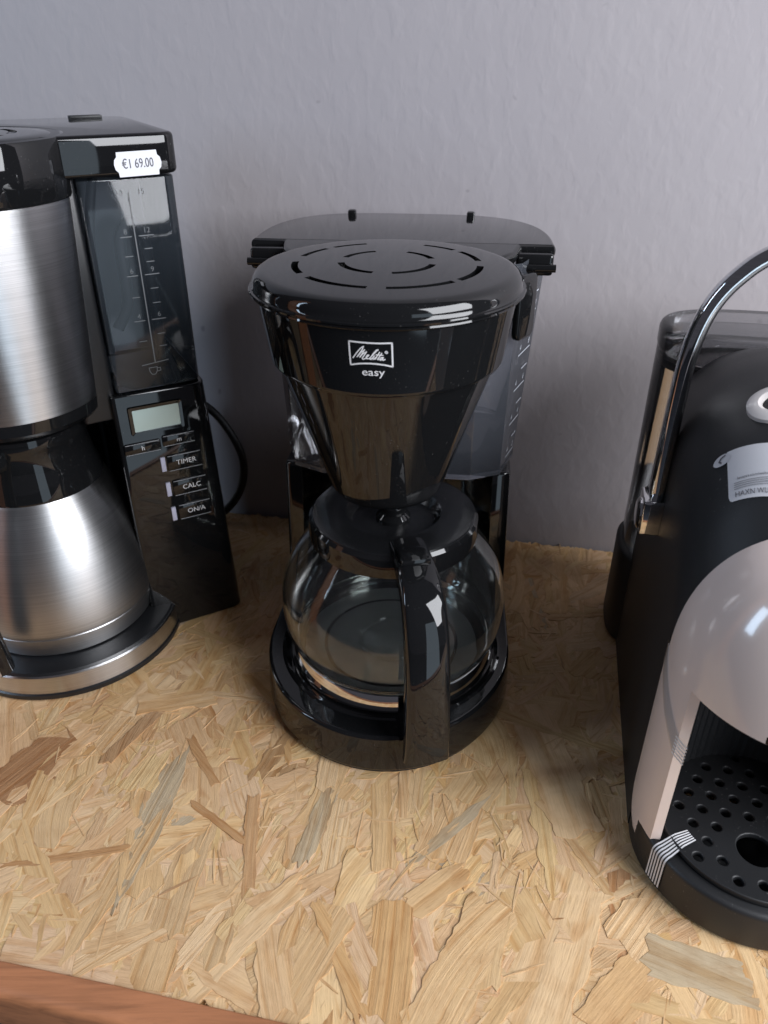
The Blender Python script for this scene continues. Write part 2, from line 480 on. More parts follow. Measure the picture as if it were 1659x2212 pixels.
def add_flake(bm, lay, cx, cyy, ang, L, Wd, z, tint, rng, pointed=False, blob=False):
    cl, uvl = lay
    pts = []
    n = max(6, int(L / 0.0042))
    ct, st = cos(ang), sin(ang)

    def side(sg):
        out = []
        ph = rng.uniform(0, 50)
        for i in range(n + 1):
            t = -1 + 2 * i / n
            hw = Wd / 2
            if pointed: hw *= max(0.12, (1 - abs(t) ** 2.2))
            if blob: hw *= sqrt(max(0.05, 1 - (t * 0.97) ** 2))
            hw *= 1 + (0.42 if blob else 0.20) * mnoise.noise(Vector((t * L * 40, ph, sg))) + 0.10 * mnoise.noise(Vector((t * L * 170, ph, sg)))
            hw += rng.uniform(-0.0007, 0.0006) * min(1, Wd / 0.006)
            out.append((t * L / 2, sg * hw))
        return out
    a = side(-1); b = side(1)[::-1]
    k = rng.randint(3, 7) if Wd > 0.008 else rng.randint(1, 3)
    e1 = [(L / 2 + rng.uniform(-0.004, 0.005) * min(1, L / 0.05), Wd / 2 * (-1 + 2 * (i + 1) / (k + 1)) * (0.15 if pointed else 1)) for i in range(k)]
    e0 = [(-L / 2 - rng.uniform(-0.004, 0.005) * min(1, L / 0.05), Wd / 2 * (1 - 2 * (i + 1) / (k + 1)) * (0.15 if pointed else 1)) for i in range(k)]
    ring = a + e1 + b + e0
    tx, ty = rng.uniform(-0.010, 0.010), rng.uniform(-0.032, 0.032)
    cv = rng.uniform(-0.4, 0.5)
    ox, oy = rng.uniform(0, 20), rng.uniform(0, 20)
    gs = rng.choice((0.35, 0.6, 1.0, 1.0, 1.5)); gc = rng.choice((0, 0, rng.uniform(-6, 6))); skew = rng.uniform(-0.14, 0.14); bend = rng.uniform(-0.9, 0.9)
    top, bot, uvs = [], [], []
    for (x, y) in ring:
        yy = y + bend * x * x
        X = cx + ct * x - st * yy; Y = cyy + st * x + ct * yy
        dz = tx * x + ty * y + cv * (y * y - Wd * Wd / 12) * 0.8 + rng.uniform(-0.00004, 0.00004)
        dz = max(-0.0006, min(0.0006, dz))
        v = bm.verts.new((X, Y, min(z + dz, 0.0001))); v[cl] = (*tint, 1)
        u = bm.verts.new((X, Y, z - 0.0016)); u[cl] = (tint[0] * 0.92, tint[1] * 0.9, tint[2] * 0.86, 1)
        top.append(v); bot.append(u); uvs.append((ox + x, oy + (y + skew * x + gc * x * x) * gs))
    for tri in tessellate_polygon([[Vector((v.co.x, v.co.y, 0)) for v in top]]):
        try: f = bm.faces.new([top[q] for q in tri])
        except ValueError: continue
        for lp, q in zip(f.loops, tri): lp[uvl].uv = uvs[q]
    m = len(ring)
    for i in range(m):
        j = (i + 1) % m
        g = bm.faces.new((top[i], bot[i], bot[j], top[j]))
        for lp, q in zip(g.loops, (i, i, j, j)): lp[uvl].uv = uvs[q]


board = link_mesh('shelf_board', board_mesh(), 'osb', smooth=0)
board['kind'] = 'structure'; board['label'] = 'pale oriented-strand shelf board the coffee machines stand on'
at = board.data.attributes.new('tint', 'FLOAT_COLOR', 'POINT')
for d in at.data: d.color = (0.40, 0.26, 0.13, 1)
uvl_ = board.data.uv_layers.new(name='grain')
for lp in board.data.loops: uvl_.data[lp.index].uv = board.data.vertices[lp.vertex_index].co.xy

rng = random.Random(11)
specs = []


def in_board(x, y):
    p = Vector((x, y, 0)) - W0; d = -p.dot(nw); return 0.006 < d < FR - 0.002


def visible_xy(x, y):
    f = y * cos(R(31)) + 0.43 * sin(R(31)); u = y * sin(R(31)) - 0.43 * cos(R(31))
    px, py = 829.5 + 1664 * x / f, 1106 - 1664 * u / f
    return -480 < px < 2100 and py < 2420, f


NFL = 4000
for i in range(NFL):
    for _ in range(50):
        y = rng.uniform(0.15, 0.79); x = rng.uniform(-0.55, 0.48)
        ok, f = visible_xy(x, y)
        if ok and in_board(x, y): break
    x0_, y0_ = x, y
    t = rng.random()
    if t < 0.38: L, Wd = rng.uniform(0.05, 0.12), rng.uniform(0.016, 0.038)
    elif t < 0.62: L, Wd = rng.uniform(0.03, 0.085), rng.uniform(0.005, 0.012)
    elif t < 0.86: L, Wd = rng.uniform(0.015, 0.045), rng.uniform(0.003, 0.009)
    else: L, Wd = rng.uniform(0.05, 0.12), rng.uniform(0.003, 0.007)
    ang = R(rng.gauss(62, 34)) if rng.random() < 0.8 else rng.uniform(0, pi)
    ext = L / 2 * abs(cos(ang) * -sin(WA) + sin(ang) * cos(WA)) + Wd / 2 * abs(cos(ang - WA)) + 0.005
    dd = -(Vector((x, y, 0)) - W0).dot(nw)
    if dd + ext > FR: x, y = (Vector((x, y, 0)) + nw * (dd + ext - FR)).xy
    if dd - ext < 0: x, y = (Vector((x, y, 0)) - nw * (ext - dd)).xy
    z = -0.0015 + 0.0011 * (0.35 * i / NFL + 0.65 * rng.random())
    nm = rng.choices(['pale', 'straw', 'tan', 'ridge', 'orange', 'grey', 'rust', 'brown'], [38, 30, 24, 14, 4, 1.2, 0.8, 1.0])[0]
    c = TINT[nm]; k = rng.uniform(0.92, 1.07); c = (c[0] * k, c[1] * k * rng.uniform(0.97, 1.03), c[2] * k * rng.uniform(0.92, 1.08))
    specs.append((x, y, ang, L, Wd, z, c, False, False))
for i in range(1100):                            # thin splinters pressed into the face
    for _ in range(50):
        y = rng.uniform(0.19, 0.70); x = rng.uniform(-0.38, 0.34)
        ok, f = visible_xy(x, y)
        if ok and in_board(x, y) and -(Vector((x, y, 0)) - W0).dot(nw) < FR - 0.02: break
    nm = rng.choices(['pale', 'straw', 'tan', 'brown', 'orange'], [50, 25, 18, 4, 3])[0]
    specs.append((x, y, R(rng.gauss(62, 45)), rng.uniform(0.006, 0.03), rng.uniform(0.0006, 0.0020), rng.uniform(-0.00055, -0.00015), TINT[nm], True, False))
NB = len(specs)
LAND = [("pale", -0.1609, 0.4454, 9.7, 0.0602, 0.0420), ("brown", -0.1630, 0.4369, -119.9, 0.1393, 0.0100),
        ("tan", -0.0498, 0.2368, -116.1, 0.0671, 0.0396), ("tan", -0.1304, 0.2341, -90.7, 0.0274, 0.0315),
        ("pale", 0.1163, 0.3784, -82.5, 0.1248, 0.0312), ("pale", 0.0945, 0.2440, -119.6, 0.0933, 0.0407),
        ("grey", 0.1755, 0.2303, -18.6, 0.0613, 0.0245), ("ridgeo", 0.1257, 0.2176, -137.9, 0.0520, 0.0231),
        ("ridge", -0.0380, 0.3526, -112.5, 0.1274, 0.0150), ("pale", -0.0365, 0.3965, -95.6, 0.0881, 0.0136),
        ("orange", 0.0040, 0.2368, -92.9, 0.0603, 0.0229), ("tan", 0.0323, 0.2788, -143.4, 0.0397, 0.0168),
        ("grey", -0.0429, 0.3248, 73.2, 0.0582, 0.0120), ("ridge", 0.0446, 0.2343, -122.9, 0.0812, 0.0290),
        ("pale", -0.0855, 0.2423, -127.6, 0.1065, 0.0145), ("ring", -0.0008, 0.3265, -87.5, 0.0718, 0.0144),
        ("greyp", 0.0415, 0.3175, -138.8, 0.0815, 0.0093), ("greyp", -0.1515, 0.3324, -97.0, 0.1320, 0.0203),
        ("tanp", -0.1628, 0.2842, -107.8, 0.1086, 0.0170), ("rust", -0.1984, 0.2995, 9.7, 0.0756, 0.0050),
        ("orange", -0.0246, 0.2383, -66.2, 0.0689, 0.0095), ("tan", 0.1216, 0.3045, -64.6, 0.0832, 0.0060),
        ("rust", -0.1288, 0.3762, -57.7, 0.0513, 0.0065), ("rust", -0.1078, 0.3255, -37.3, 0.0462, 0.0050),
        ("rustv", -0.0842, 0.3069, -83.6, 0.0805, 0.0080), ("knot", -0.2420, 0.3690, 55.0, 0.060, 0.046)]
for k, (nm, x, y, ang, L, Wd) in enumerate(LAND):
    pt = nm.endswith('p') and nm != 'p'
    c = TINT[nm[:-1] if pt else nm]
    specs.append((x, y, R(ang), L, Wd, -0.00036 + 0.00003 * (k % 14), c, pt, nm == 'knot'))

# the strands that show largest become single pieces, the rest one mass
score = []
for i, s in enumerate(specs):
    ok, f = visible_xy(s[0], s[1])
    hid = any((s[0] - ox) ** 2 + (s[1] - oy) ** 2 < rr * rr for ox, oy, rr in ((0.004, 0.47, 0.09), (0.02, 0.55, 0.10), (-0.27, 0.525, 0.085), (-0.27, 0.62, 0.12), (0.235, 0.33, 0.06), (0.25, 0.42, 0.06)))
    sc_ = s[3] * s[4] / f ** 2.5 * (0.15 if hid else 1) * max(0.0, (s[5] + 0.0013) / 0.001) * (1 if -0.32 < s[0] < 0.26 else 0.02)
    if i >= NB: sc_ += 10
    elif i >= NFL: sc_ = 0
    score.append((sc_, i))
single = {i for _, i in sorted(score, reverse=True)[:295]}
mass = bmesh.new(); lay = tint_layers(mass)
for i, s in enumerate(specs):
    if i in single:
        b1 = bmesh.new(); l1 = tint_layers(b1)
        add_flake(b1, l1, s[0], s[1], s[2], s[3], s[4], s[5], s[6], rng, s[7], s[8])
        link_mesh('wood_strand', b1, 'osb', board, smooth=0)
    else:
        add_flake(mass, lay, s[0], s[1], s[2], s[3], s[4], s[5], s[6], rng, s[7], s[8])
o = link_mesh('wood_strands', mass, 'osb', board, smooth=0); o['kind'] = 'stuff'; o['label'] = 'smaller pressed wood strands between the large ones'

# front lath of the shelf and the upright at its end (the upright is mirrored in the black plastic and the glass)
bm = bmesh.new()
prof = rounded([(-0.0045, -0.0005), (0.0, -0.030), (0.0130, -0.030), (0.0130, 0.0030), (-0.0045, 0.0030)], [0, 0.002, 0.004, 0.006, 0.0012], 5)
loops = []
for s in [-1.25 + 2.4 * k / 40 for k in range(41)]:
    base = W0 + ew * s - nw * FR
    wob = 0.0004 * sin(s * 21)
    loops.append([base - nw * (d + wob) + Vector((0, 0, z)) for d, z in prof])
loft(bm, loops)
o = link_mesh('front_lath', bm, 'trim', board); o['label'] = 'reddish stained wooden lath along the front edge'
c0 = W0 + ew * (-0.305) - nw * 0.392
bm = box(-0.018, 0.018, -0.03, 0.03, 0.0005, 0.62, 0.003)
o = link_mesh('upright_post', bm, 'trim', board, loc=c0, rotz=WA); o['label'] = 'reddish stained upright at the end of the shelf'

# ================================================================== DRIP COFFEE MAKER (middle)
ZB = 0.0003
MK = empty('coffee_maker', (0.004, 0.468, ZB), R(-6), 'black drip coffee maker with smoky tank in the middle, glass carafe under its cone', 'coffee maker')

# base
base_poly = []
for k in range(0, 61):
    a = pi + pi * k / 60
    base_poly.append((0.0945 * cos(a), 0.106 * sin(a) * (1.0) + 0.0))
base_poly += rounded([(0.0945, 0.0), (0.090, 0.168), (-0.090, 0.168), (-0.0945, 0.0)], [0, 0.03, 0.03, 0], 6)[1:-1]
bm = prism(base_poly, 0.003, 0.0345, 0.0030, 4, taper=0.985)
link_mesh('base', bm, 'black', MK)
bm = prism([(x * 0.97, y * 0.97) for x, y in base_poly], 0.0, 0.004, 0)
link_mesh('foot_ring', bm, 'rubber', MK)
# ring around the hot plate, hot plate
bm = bmesh.new(); lathe(bm, [(0.0840, 0.0330), (0.0838, 0.0350), (0.0822, 0.0358), (0.0800, 0.0350), (0.0690, 0.0349), (0.0680, 0.0330)], 96, (0.002, -0.005)); link_mesh('plate_ring', bm, 'black', MK)
bm = bmesh.new(); lathe(bm, [(0.0, 0.0352), (0.0200, 0.0352), (0.0215, 0.0346), (0.0250, 0.0346), (0.0265, 0.0352), (0.0480, 0.0352), (0.0495, 0.0345), (0.0520, 0.0345), (0.0535, 0.0352), (0.0655, 0.0352), (0.0670, 0.0347), (0.0672, 0.033)], 96, (0.002, -0.005)); link_mesh('hot_plate', bm, 'hot', MK)
# tower that carries the tank, hollowed for the carafe
tw = []
for k in range(0, 31):
    a = R(35) + (pi - 2 * R(35)) * k / 30
    tw.append((0.0905 * cos(a), 0.0905 * sin(a) - 0.002))
tw = tw[::-1]                                    # from left to right
poly = tw + rounded([(0.0755, 0.048), (0.0895, 0.050), (0.0895, 0.166), (-0.0895, 0.166), (-0.0895, 0.050), (-0.0755, 0.048)], [0.002, 0.006, 0.025, 0.025, 0.006, 0.002], 5)
bm = prism(poly, 0.033, 0.1575, 0.003, 3, taper=0.965, cyy=0.10, bottom=False)
link_mesh('tower', bm, 'black', MK)
# tank
TR = [0.004, 0.004, 0.003, 0.006, 0.02, 0.02, 0.02, 0.02, 0.006, 0.003]


def sym(h): return [(-h[0][0], h[0][1])] + h + [(-x, y) for x, y in h[:0:-1]]


TK1 = sym([(0.056, 0.030), (0.0805, 0.046), (0.1005, 0.098), (0.1005, 0.150), (0.075, 0.172)])
TK0 = sym([(0.056, 0.040), (0.0775, 0.050), (0.0880, 0.082), (0.0880, 0.148), (0.066, 0.168)])
tk = list(zip(rounded(TK0, TR, 5), rounded(TK1, TR, 5)))


def tank_xy(p, q, z, sc=1.0):                    # the tank flares upward
    k = (z - 0.155) / (0.312 - 0.155)
    x, y = p[0] + (q[0] - p[0]) * k, p[1] + (q[1] - p[1]) * k
    return (x * sc, 0.10 + (y - 0.10) * sc, z)


bm = bmesh.new()
zs = [0.155 + (0.312 - 0.155) * k / 6 for k in range(7)]
loft(bm, [[tank_xy(a, b, 0.1552, 0.985) for a, b in tk]] + [[tank_xy(a, b, z) for a, b in tk] for z in [0.157] + zs[1:]], cap=False)
bm.faces.new([v for v in bm.verts][:len(tk)])
tank = link_mesh('water_tank', bm, 'smoky', MK); tank['label'] = 'smoky translucent water tank with embossed cup marks'
bm = bmesh.new()                                 # thick lower lip of the tank
loft(bm, [[tank_xy(a, b, z, s) for a, b in tk] for s, z in ((1.004, 0.1565), (1.006, 0.158), (1.004, 0.1605))], cap=False)
link_mesh('tank_lip', bm, 'smoky', tank)
# cup marks on the slanted right wall of the tank
A0, B0, A1, B1 = (Vector(p) for p in (TK0[2], TK0[3], TK1[2], TK1[3]))


def on_tank(t, z):                               # t in 0..1 across the slanted face
    k = (z - 0.155) / (0.312 - 0.155)
    a = A0.lerp(A1, k); b = B0.lerp(B1, k); d = (b - a).normalized()
    p = a.lerp(b, t); return Vector((p.x + d.y * 0.0004, p.y - d.x * 0.0004, z))


bm = bmesh.new()
for i in range(10):
    z = 0.166 + i * 0.0132
    big = i % 2 == 0
    t0, t1 = ((0.30, 0.86) if big else (0.58, 0.86))
    LW = 0.034 + 0.02 * (z - 0.155) / 0.157
    add2d(bm, strokes2d([[(t0 * LW, z), (t1 * LW, z)]], 0.0009), lambda x, y: on_tank(x / LW, y))
    if big:
        add2d(bm, text2d('4', 0.006), lambda x, y, z=z, t0=t0: on_tank(t0 + (0.003 + x) / LW, z + 0.0048 + y))
        add2d(bm, text2d(str(i + 2), 0.006), lambda x, y, z=z, t1=t1: on_tank(t1 + (-0.004 + x) / LW, z + 0.0048 + y))
o = link_mesh('cup_marks', bm, 'emboss', tank, smooth=0)
# cover plate over the tank, with the notches at both sides
cvh = [(0.060, 0.02), (0.076, 0.048), (0.0800, 0.0680), (0.0805, 0.0690), (0.1020, 0.0692), (0.1030, 0.0705)]
for k in range(0, 25):
    ph = pi / 2 * k / 24
    cvh.append((0.1030 * cos(ph) ** 0.58, 0.0780 + 0.100 * sin(ph) ** 0.80))
cvh = cvh[:-1]
cv = cvh + [(-x, y) for x, y in cvh[::-1]]
bm = prism(cv, 0.3105, 0.3185, 0.0030, 4)
cover = link_mesh('tank_cover', bm, 'black', MK)
for x in (-0.048, 0.046):
    bm = box(x - 0.0032, x + 0.0032, 0.173, 0.1805, 0.3130, 0.3205, 0.0014); link_mesh('hinge_lug', bm, 'black', cover)
for sg in (-1, 1):                               # glossy rim blocks that show in the notches
    x0, x1 = sorted((sg * 0.0770, sg * 0.1015))
    bm = box(x0, x1, 0.0585, 0.0685, 0.3010, 0.3150, 0.0022, 3); link_mesh('rim_block', bm, 'black', cover)
    bm = bmesh.new(); tube(bm, [(sg * 0.0770, 0.0575, 0.3065), (sg * 0.1030, 0.0575, 0.3065)], 0.0026, 14)
    link_mesh('rim_bar', bm, 'black', cover)
# filter basket housing
BC = (-0.0012, -0.008)
RZ = [(0.0795, 0.3020), (0.0788, 0.2985), (0.0700, 0.2590)]


def band_r(z): return 0.0712 + (0.0768 - 0.0712) * (z - 0.2695) / (0.3065 - 0.2695)


bm = bmesh.new()
lathe(bm, [(0.060, 0.3090), (0.0790, 0.3090), (0.0793, 0.3080), (0.0778, 0.3072), (0.0768, 0.3065), (band_r(0.3055), 0.3055), (band_r(0.2705), 0.2705), (0.0712, 0.2695), (0.0704, 0.2682), (0.0690, 0.2676), (0.055, 0.2676)], 128, BC)
hous = link_mesh('basket_housing', bm, 'black', MK)
bm = bmesh.new()
lathe(bm, [(0.0672, 0.2690), (0.0668, 0.2665), (0.0663, 0.2650), (0.0383, 0.1812), (0.0378, 0.1797), (0.0364, 0.1776), (0.0355, 0.1765), (0.0, 0.1765)], 128, BC)
link_mesh('filter_cone', bm, 'black', MK)
bm = bmesh.new()
lathe(bm, [(0.0175, 0.178), (0.0165, 0.168), (0.0120, 0.163), (0.0, 0.163)], 48, BC)
link_mesh('drip_valve', bm, 'black', MK)
# neck joining the basket to the tank
bm = prism(rounded([(-0.046, 0.025), (0.046, 0.025), (0.046, 0.075), (-0.046, 0.075)], 0.006), 0.262, 0.3108, 0.002); link_mesh('neck', bm, 'black', MK)
# latch at the right of the basket
bm = prism(rounded([(0.0, 0.0), (0.022, 0.0), (0.022, 0.042), (0.0, 0.042)], 0.006, 5), 0.0, 0.0055, 0.0018, 3)
bmesh.ops.rotate(bm, verts=bm.verts[:], cent=(0, 0, 0), matrix=Matrix.Rotation(R(90), 3, 'X'))
bmesh.ops.rotate(bm, verts=bm.verts[:], cent=(0, 0, 0), matrix=Matrix.Rotation(R(58), 3, 'Z'))
bmesh.ops.translate(bm, verts=bm.verts[:], vec=(0.0755, 0.030, 0.2655))
link_mesh('latch', bm, 'black', MK)

# round lid with ring slots cut in
arcs_o = [(46, 70), (110, 134), (140, 166), (181, 211), (221, 264), (275, 317), (322, 359), (12, 40)]
arcs_i = [(111, 163), (191, 258), (281, 351), (21, 69)]
def dome(r): return 0.3240 - 0.0026 * (r / 0.072) ** 2


rr = [0.006, 0.014, 0.0242, 0.0250, 0.0270, 0.0290, 0.0298, 0.036, 0.045, 0.0512, 0.0520, 0.0540, 0.0560, 0.0568, 0.062, 0.068, 0.0715]
prof = [(r, dome(r)) for r in rr] + [(0.0740, 0.3211), (0.0760, 0.3201), (0.0776, 0.3187), (0.0786, 0.3170), (0.0791, 0.3146), (0.0793, 0.3127), (0.0798, 0.3121), (0.0810, 0.3119), (0.0815, 0.3112), (0.0812, 0.3101), (0.0800, 0.3096), (0.0770, 0.3096)]
bm = bmesh.new(); A = 360
top = bm.verts.new((BC[0], BC[1], dome(0)))
rings = [[bm.verts.new((BC[0] + r * cos(R(a)), BC[1] + r * sin(R(a)), z)) for a in range(A)] for r, z in prof]
for a in range(A): bm.faces.new((top, rings[0][a], rings[0][(a + 1) % A]))
slot = []
for k in range(len(prof) - 1):
    r = (prof[k][0] + prof[k + 1][0]) / 2
    for a in range(A):
        f = bm.faces.new((rings[k][a], rings[k + 1][a], rings[k + 1][(a + 1) % A], rings[k][(a + 1) % A]))
        if 0.025 < r < 0.029 and any(s <= a < e for s, e in arcs_i): slot.append(f)
        if 0.052 < r < 0.056 and any(s <= a < e for s, e in arcs_o): slot.append(f)
ex = bmesh.ops.extrude_face_region(bm, geom=slot)
bmesh.ops.translate(bm, verts=[v for v in ex['geom'] if isinstance(v, bmesh.types.BMVert)], vec=(0, 0, -0.0045))
bmesh.ops.delete(bm, geom=slot, context='FACES_ONLY')
bmesh.ops.recalc_face_normals(bm, faces=bm.faces[:])
lid = link_mesh('basket_lid', bm, 'black', MK); lid['label'] = 'round domed black lid with two rings of slots'

# printed badge on the front of the housing
def on_band(u, z, off=0.00025):
    r = band_r(z) + off; a = u / r
    return (BC[0] + r * sin(a), BC[1] - r * cos(a), z)


S = 2.02e-5; LC = (815, 560); U0, Z0 = -0.0010, 0.2938


def lg(x, y): return ((x - LC[0]) * S, -(y - LC[1]) * S * 1.06)


bm = bmesh.new()
frame = [[(250, 250), (530, 262), (815, 272), (1090, 272), (1365, 262)], [(1365, 262), (1372, 575), (1380, 895)],
         [(1380, 895), (1180, 850), (960, 822), (800, 815), (640, 820), (450, 842), (270, 880)], [(270, 880), (258, 560), (250, 250)]]
add2d(bm, strokes2d([[lg(*p) for p in l] for l in frame], 44 * S), lambda x, y: on_band(U0 + x, Z0 + y))
scr = [[(342, 685), (470, 510), (560, 408), (632, 365), (600, 440), (520, 560), (448, 655)], [(448, 655), (560, 530), (655, 450), (600, 550), (515, 665)],
       [(515, 665), (610, 560), (705, 505), (640, 605), (585, 680), (605, 712), (660, 690), (730, 630), (765, 590), (725, 590), (692, 650), (712, 690), (770, 680), (860, 590), (960, 480), (1008, 440), (965, 450), (870, 560), (785, 690), (815, 705), (880, 640)],
       [(905, 600), (862, 680), (885, 700), (950, 640)], [(1045, 505), (985, 600), (925, 695)], [(1100, 530), (1040, 620), (985, 700), (1010, 705)], [(950, 575), (1130, 585)],
       [(1135, 640), (1080, 645), (1040, 690), (1065, 720), (1120, 660), (1140, 640), (1110, 705), (1135, 722), (1180, 692)]]
add2d(bm, strokes2d([[lg(*p) for p in l] for l in scr], 31 * S), lambda x, y: on_band(U0 + x, Z0 + y))
dots = [[lg(1220 + 33 * cos(k), 508 + 33 * sin(k)) for k in [pi / 6 * q for q in range(13)]]]
add2d(bm, strokes2d(dots, 22 * S), lambda x, y: on_band(U0 + x, Z0 + y))
add2d(bm, strokes2d([[lg(1210, 508), lg(1230, 508)]], 20 * S), lambda x, y: on_band(U0 + x, Z0 + y))
add2d(bm, text2d('easy', 0.0062, bold=0.00004), lambda x, y: on_band(U0 + 0.0010 + x * 1.16, Z0 - 0.0107 + y))
link_mesh('badge_print', bm, 'print', hous, smooth=0)

# ================================================================== GLASS CARAFE
CA = empty('glass_carafe', (0.0066, 0.463, ZB + 0.0355), R(-90 + 11), 'clear glass coffee carafe with black lid and handle on the hot plate', 'carafe')
# handle direction is local +x here
outer = [(0.0, 0.0008), (0.030, 0.0004), (0.0640, 0.0), (0.0700, 0.0006), (0.0724, 0.0030), (0.0730, 0.0100), (0.0746, 0.0140), (0.0778, 0.0195), (0.0802, 0.0275), (0.0815, 0.0370), (0.0822, 0.0490), (0.0808, 0.0610), (0.0768, 0.0730), (0.0700, 0.0850), (0.0632, 0.0950), (0.0580, 0.1025), (0.0558, 0.1080), (0.0550, 0.1125)]
sm = [Vector((r, z, 0)) for r, z in outer]; smo = crom(sm, 5)
op = [(max(0, p.x), p.y) for p in smo]
ip = []
for i, p in enumerate(smo):
    d = (smo[min(i + 1, len(smo) - 1)] - smo[max(i - 1, 0)]).normalized(); n = Vector((-d.y, d.x, 0))
    q = p + n * 0.0019; ip.append((max(0.0, q.x), q.y))
bm = bmesh.new()
prof = op + [(0.0540, 0.1132)] + [q for q in ip[::-1] if q[0] > 0.001] + [(0.0, ip[0][1])]
lathe(bm, prof, 128)
link_mesh('glass_body', bm, 'glass', CA, smooth=60)
bm = bmesh.new(); lathe(bm, [(0.0748, 0.0002), (0.0776, 0.0002), (0.0780, 0.0010), (0.0779, 0.0020), (0.0749, 0.0120), (0.0746, 0.0127), (0.0738, 0.0128), (0.0736, 0.0118)], 128, closed_prof=True)
link_mesh('base_band', bm, 'mirror', CA)
# faint moulded ring in the glass floor
bm = bmesh.new(); lathe(bm, [(0.0230, 0.0020), (0.0240, 0.0032), (0.0255, 0.0032), (0.0265, 0.0020)], 96); link_mesh('floor_ring', bm, 'glass', CA)
# black collar and lid
bm = bmesh.new(); lathe(bm, [(0.0562, 0.1005), (0.0592, 0.1010), (0.0598, 0.1070), (0.0592, 0.1148), (0.0572, 0.1170), (0.0545, 0.1170), (0.0545, 0.1120)], 96); link_mesh('collar', bm, 'black', CA)
bm = bmesh.new()
lathe(bm, [(0.0, 0.1115), (0.010, 0.1118), (0.022, 0.1095), (0.0285, 0.1112), (0.0315, 0.1155), (0.0335, 0.1178), (0.0370, 0.1185), (0.0535, 0.1185), (0.0562, 0.1178), (0.0570, 0.1160), (0.0560, 0.1140)], 96)
cl_ = link_mesh('lid', bm, 'black_satin', CA)
bm = bmesh.new(); lathe(bm, [(0.0, 0.1255), (0.0055, 0.1252), (0.0085, 0.1230), (0.0095, 0.1195), (0.0090, 0.1170), (0.0120, 0.1140), (0.0125, 0.1100)], 48); link_mesh('valve_seat', bm, 'black', cl_)
# handle: a bent channel that stands away from the glass
hp = crom([(0.042, 0, 0.1195), (0.060, 0, 0.1205), (0.078, 0, 0.1175), (0.0945, 0, 0.1080), (0.1055, 0, 0.0900), (0.1115, 0, 0.0650), (0.1145, 0, 0.0380), (0.1155, 0, 0.0140), (0.1150, 0, -0.0020), (0.1145, 0, -0.0090)], 6)
loops = []
nn = len(hp)
for i, p in enumerate(hp):
    d = (hp[min(i + 1, nn - 1)] - hp[max(i - 1, 0)]).normalized(); out_ = Vector((d.z, 0, -d.x)) * -1
    if out_.x < 0 and out_.z < 0: out_ = -out_
    out_ = Vector((-d.z, 0, d.x)); t = i / (nn - 1)
    hw = 0.0120 + 0.0034 * t; th = 0.0065 + 0.0040 * sin(pi * min(1, t * 1.1)); r = 0.0022
    sec = [(-hw, 0.0 - r), (-hw, -th), (hw, -th), (hw, 0.0 - r), (hw - r * 0.4, -0.0004), (hw - r, 0.0004), (hw * 0.5, 0.0014), (0, 0.0018), (-hw * 0.5, 0.0014), (-hw + r, 0.0004), (-hw + r * 0.4, -0.0004)]
    loops.append([p + out_ * b + Vector((0, 1, 0)) * a for a, b in sec])
bm = bmesh.new(); loft(bm, loops)
hd = link_mesh('handle', bm, 'black', CA, smooth=50)
bm = box(0.056, 0.0725, -0.0095, 0.0095, 0.1185, 0.1242, 0.0018); link_mesh('thumb_clip', bm, 'black', hd)
bm = box(0.0560, 0.0720, -0.0085, 0.0085, 0.0965, 0.1140, 0.0015); link_mesh('bracket', bm, 'black', hd)

# ================================================================== COFFEE MAKER WITH THERMAL JUG (left)
TM = empty('thermal_coffee_maker', (-0.268, 0.523, ZB), R(28), 'tall black and steel coffee maker with a price tag, screen and buttons', 'coffee maker')
FX0, FX1, FY = 0.0555, 0.1310, -0.040            # control panel: left edge, right edge, front plane

# foot with steel band
bm = bmesh.new(); lathe(bm, [(0.0, 0.0), (0.0890, 0.0), (0.0905, 0.0015), (0.0905, 0.0050), (0.0888, 0.0062), (0.0, 0.0062)], 128); link_mesh('foot', bm, 'black_soft', TM)
bm = bmesh.new(); lathe(bm, [(0.0870, 0.0055), (0.0892, 0.0060), (0.0892, 0.0215), (0.0880, 0.0225), (0.085, 0.0225)], 128); link_mesh('steel_band', bm, 'steel', TM)
bm = bmesh.new(); lathe(bm, [(0.0, 0.0255), (0.0700, 0.0255), (0.0800, 0.0258), (0.0865, 0.0245), (0.0884, 0.0218), (0.0870, 0.0060)], 128); link_mesh('jug_plate', bm, 'black_soft', TM)
# lower housing: prism with rounded front right corner
def panel_poly(x0, x1, y0, y1): return rounded([(x0, y0), (x1, y0), (x1, y1), (x0, y1)], [0.004, 0.012, 0.02, 0.02], 6)


bm = prism(panel_poly(FX0 + 0.004, 0.1390, FY, 0.12), 0.0, 0.2150, 0.0016, 3, taper=0.885, cx=FX0 + 0.004, cyy=FY); housing = link_mesh('control_housing', bm, 'black', TM)
bm = prism(rounded([(-0.075, 0.075), (FX0 + 0.02, 0.075), (FX0 + 0.02, 0.135), (-0.075, 0.135)], 0.01), 0.0, 0.376, 0.002); link_mesh('rear_column', bm, 'black', TM)
# strip between filter housing and tank
bm = prism(rounded([(0.040, -0.036), (FX0 + 0.0085, -0.0345), (FX0 + 0.0085, 0.08), (0.030, 0.08)], 0.003, 3), 0.196, 0.3600, 0.0015); link_mesh('side_pillar', bm, 'black_soft', TM)
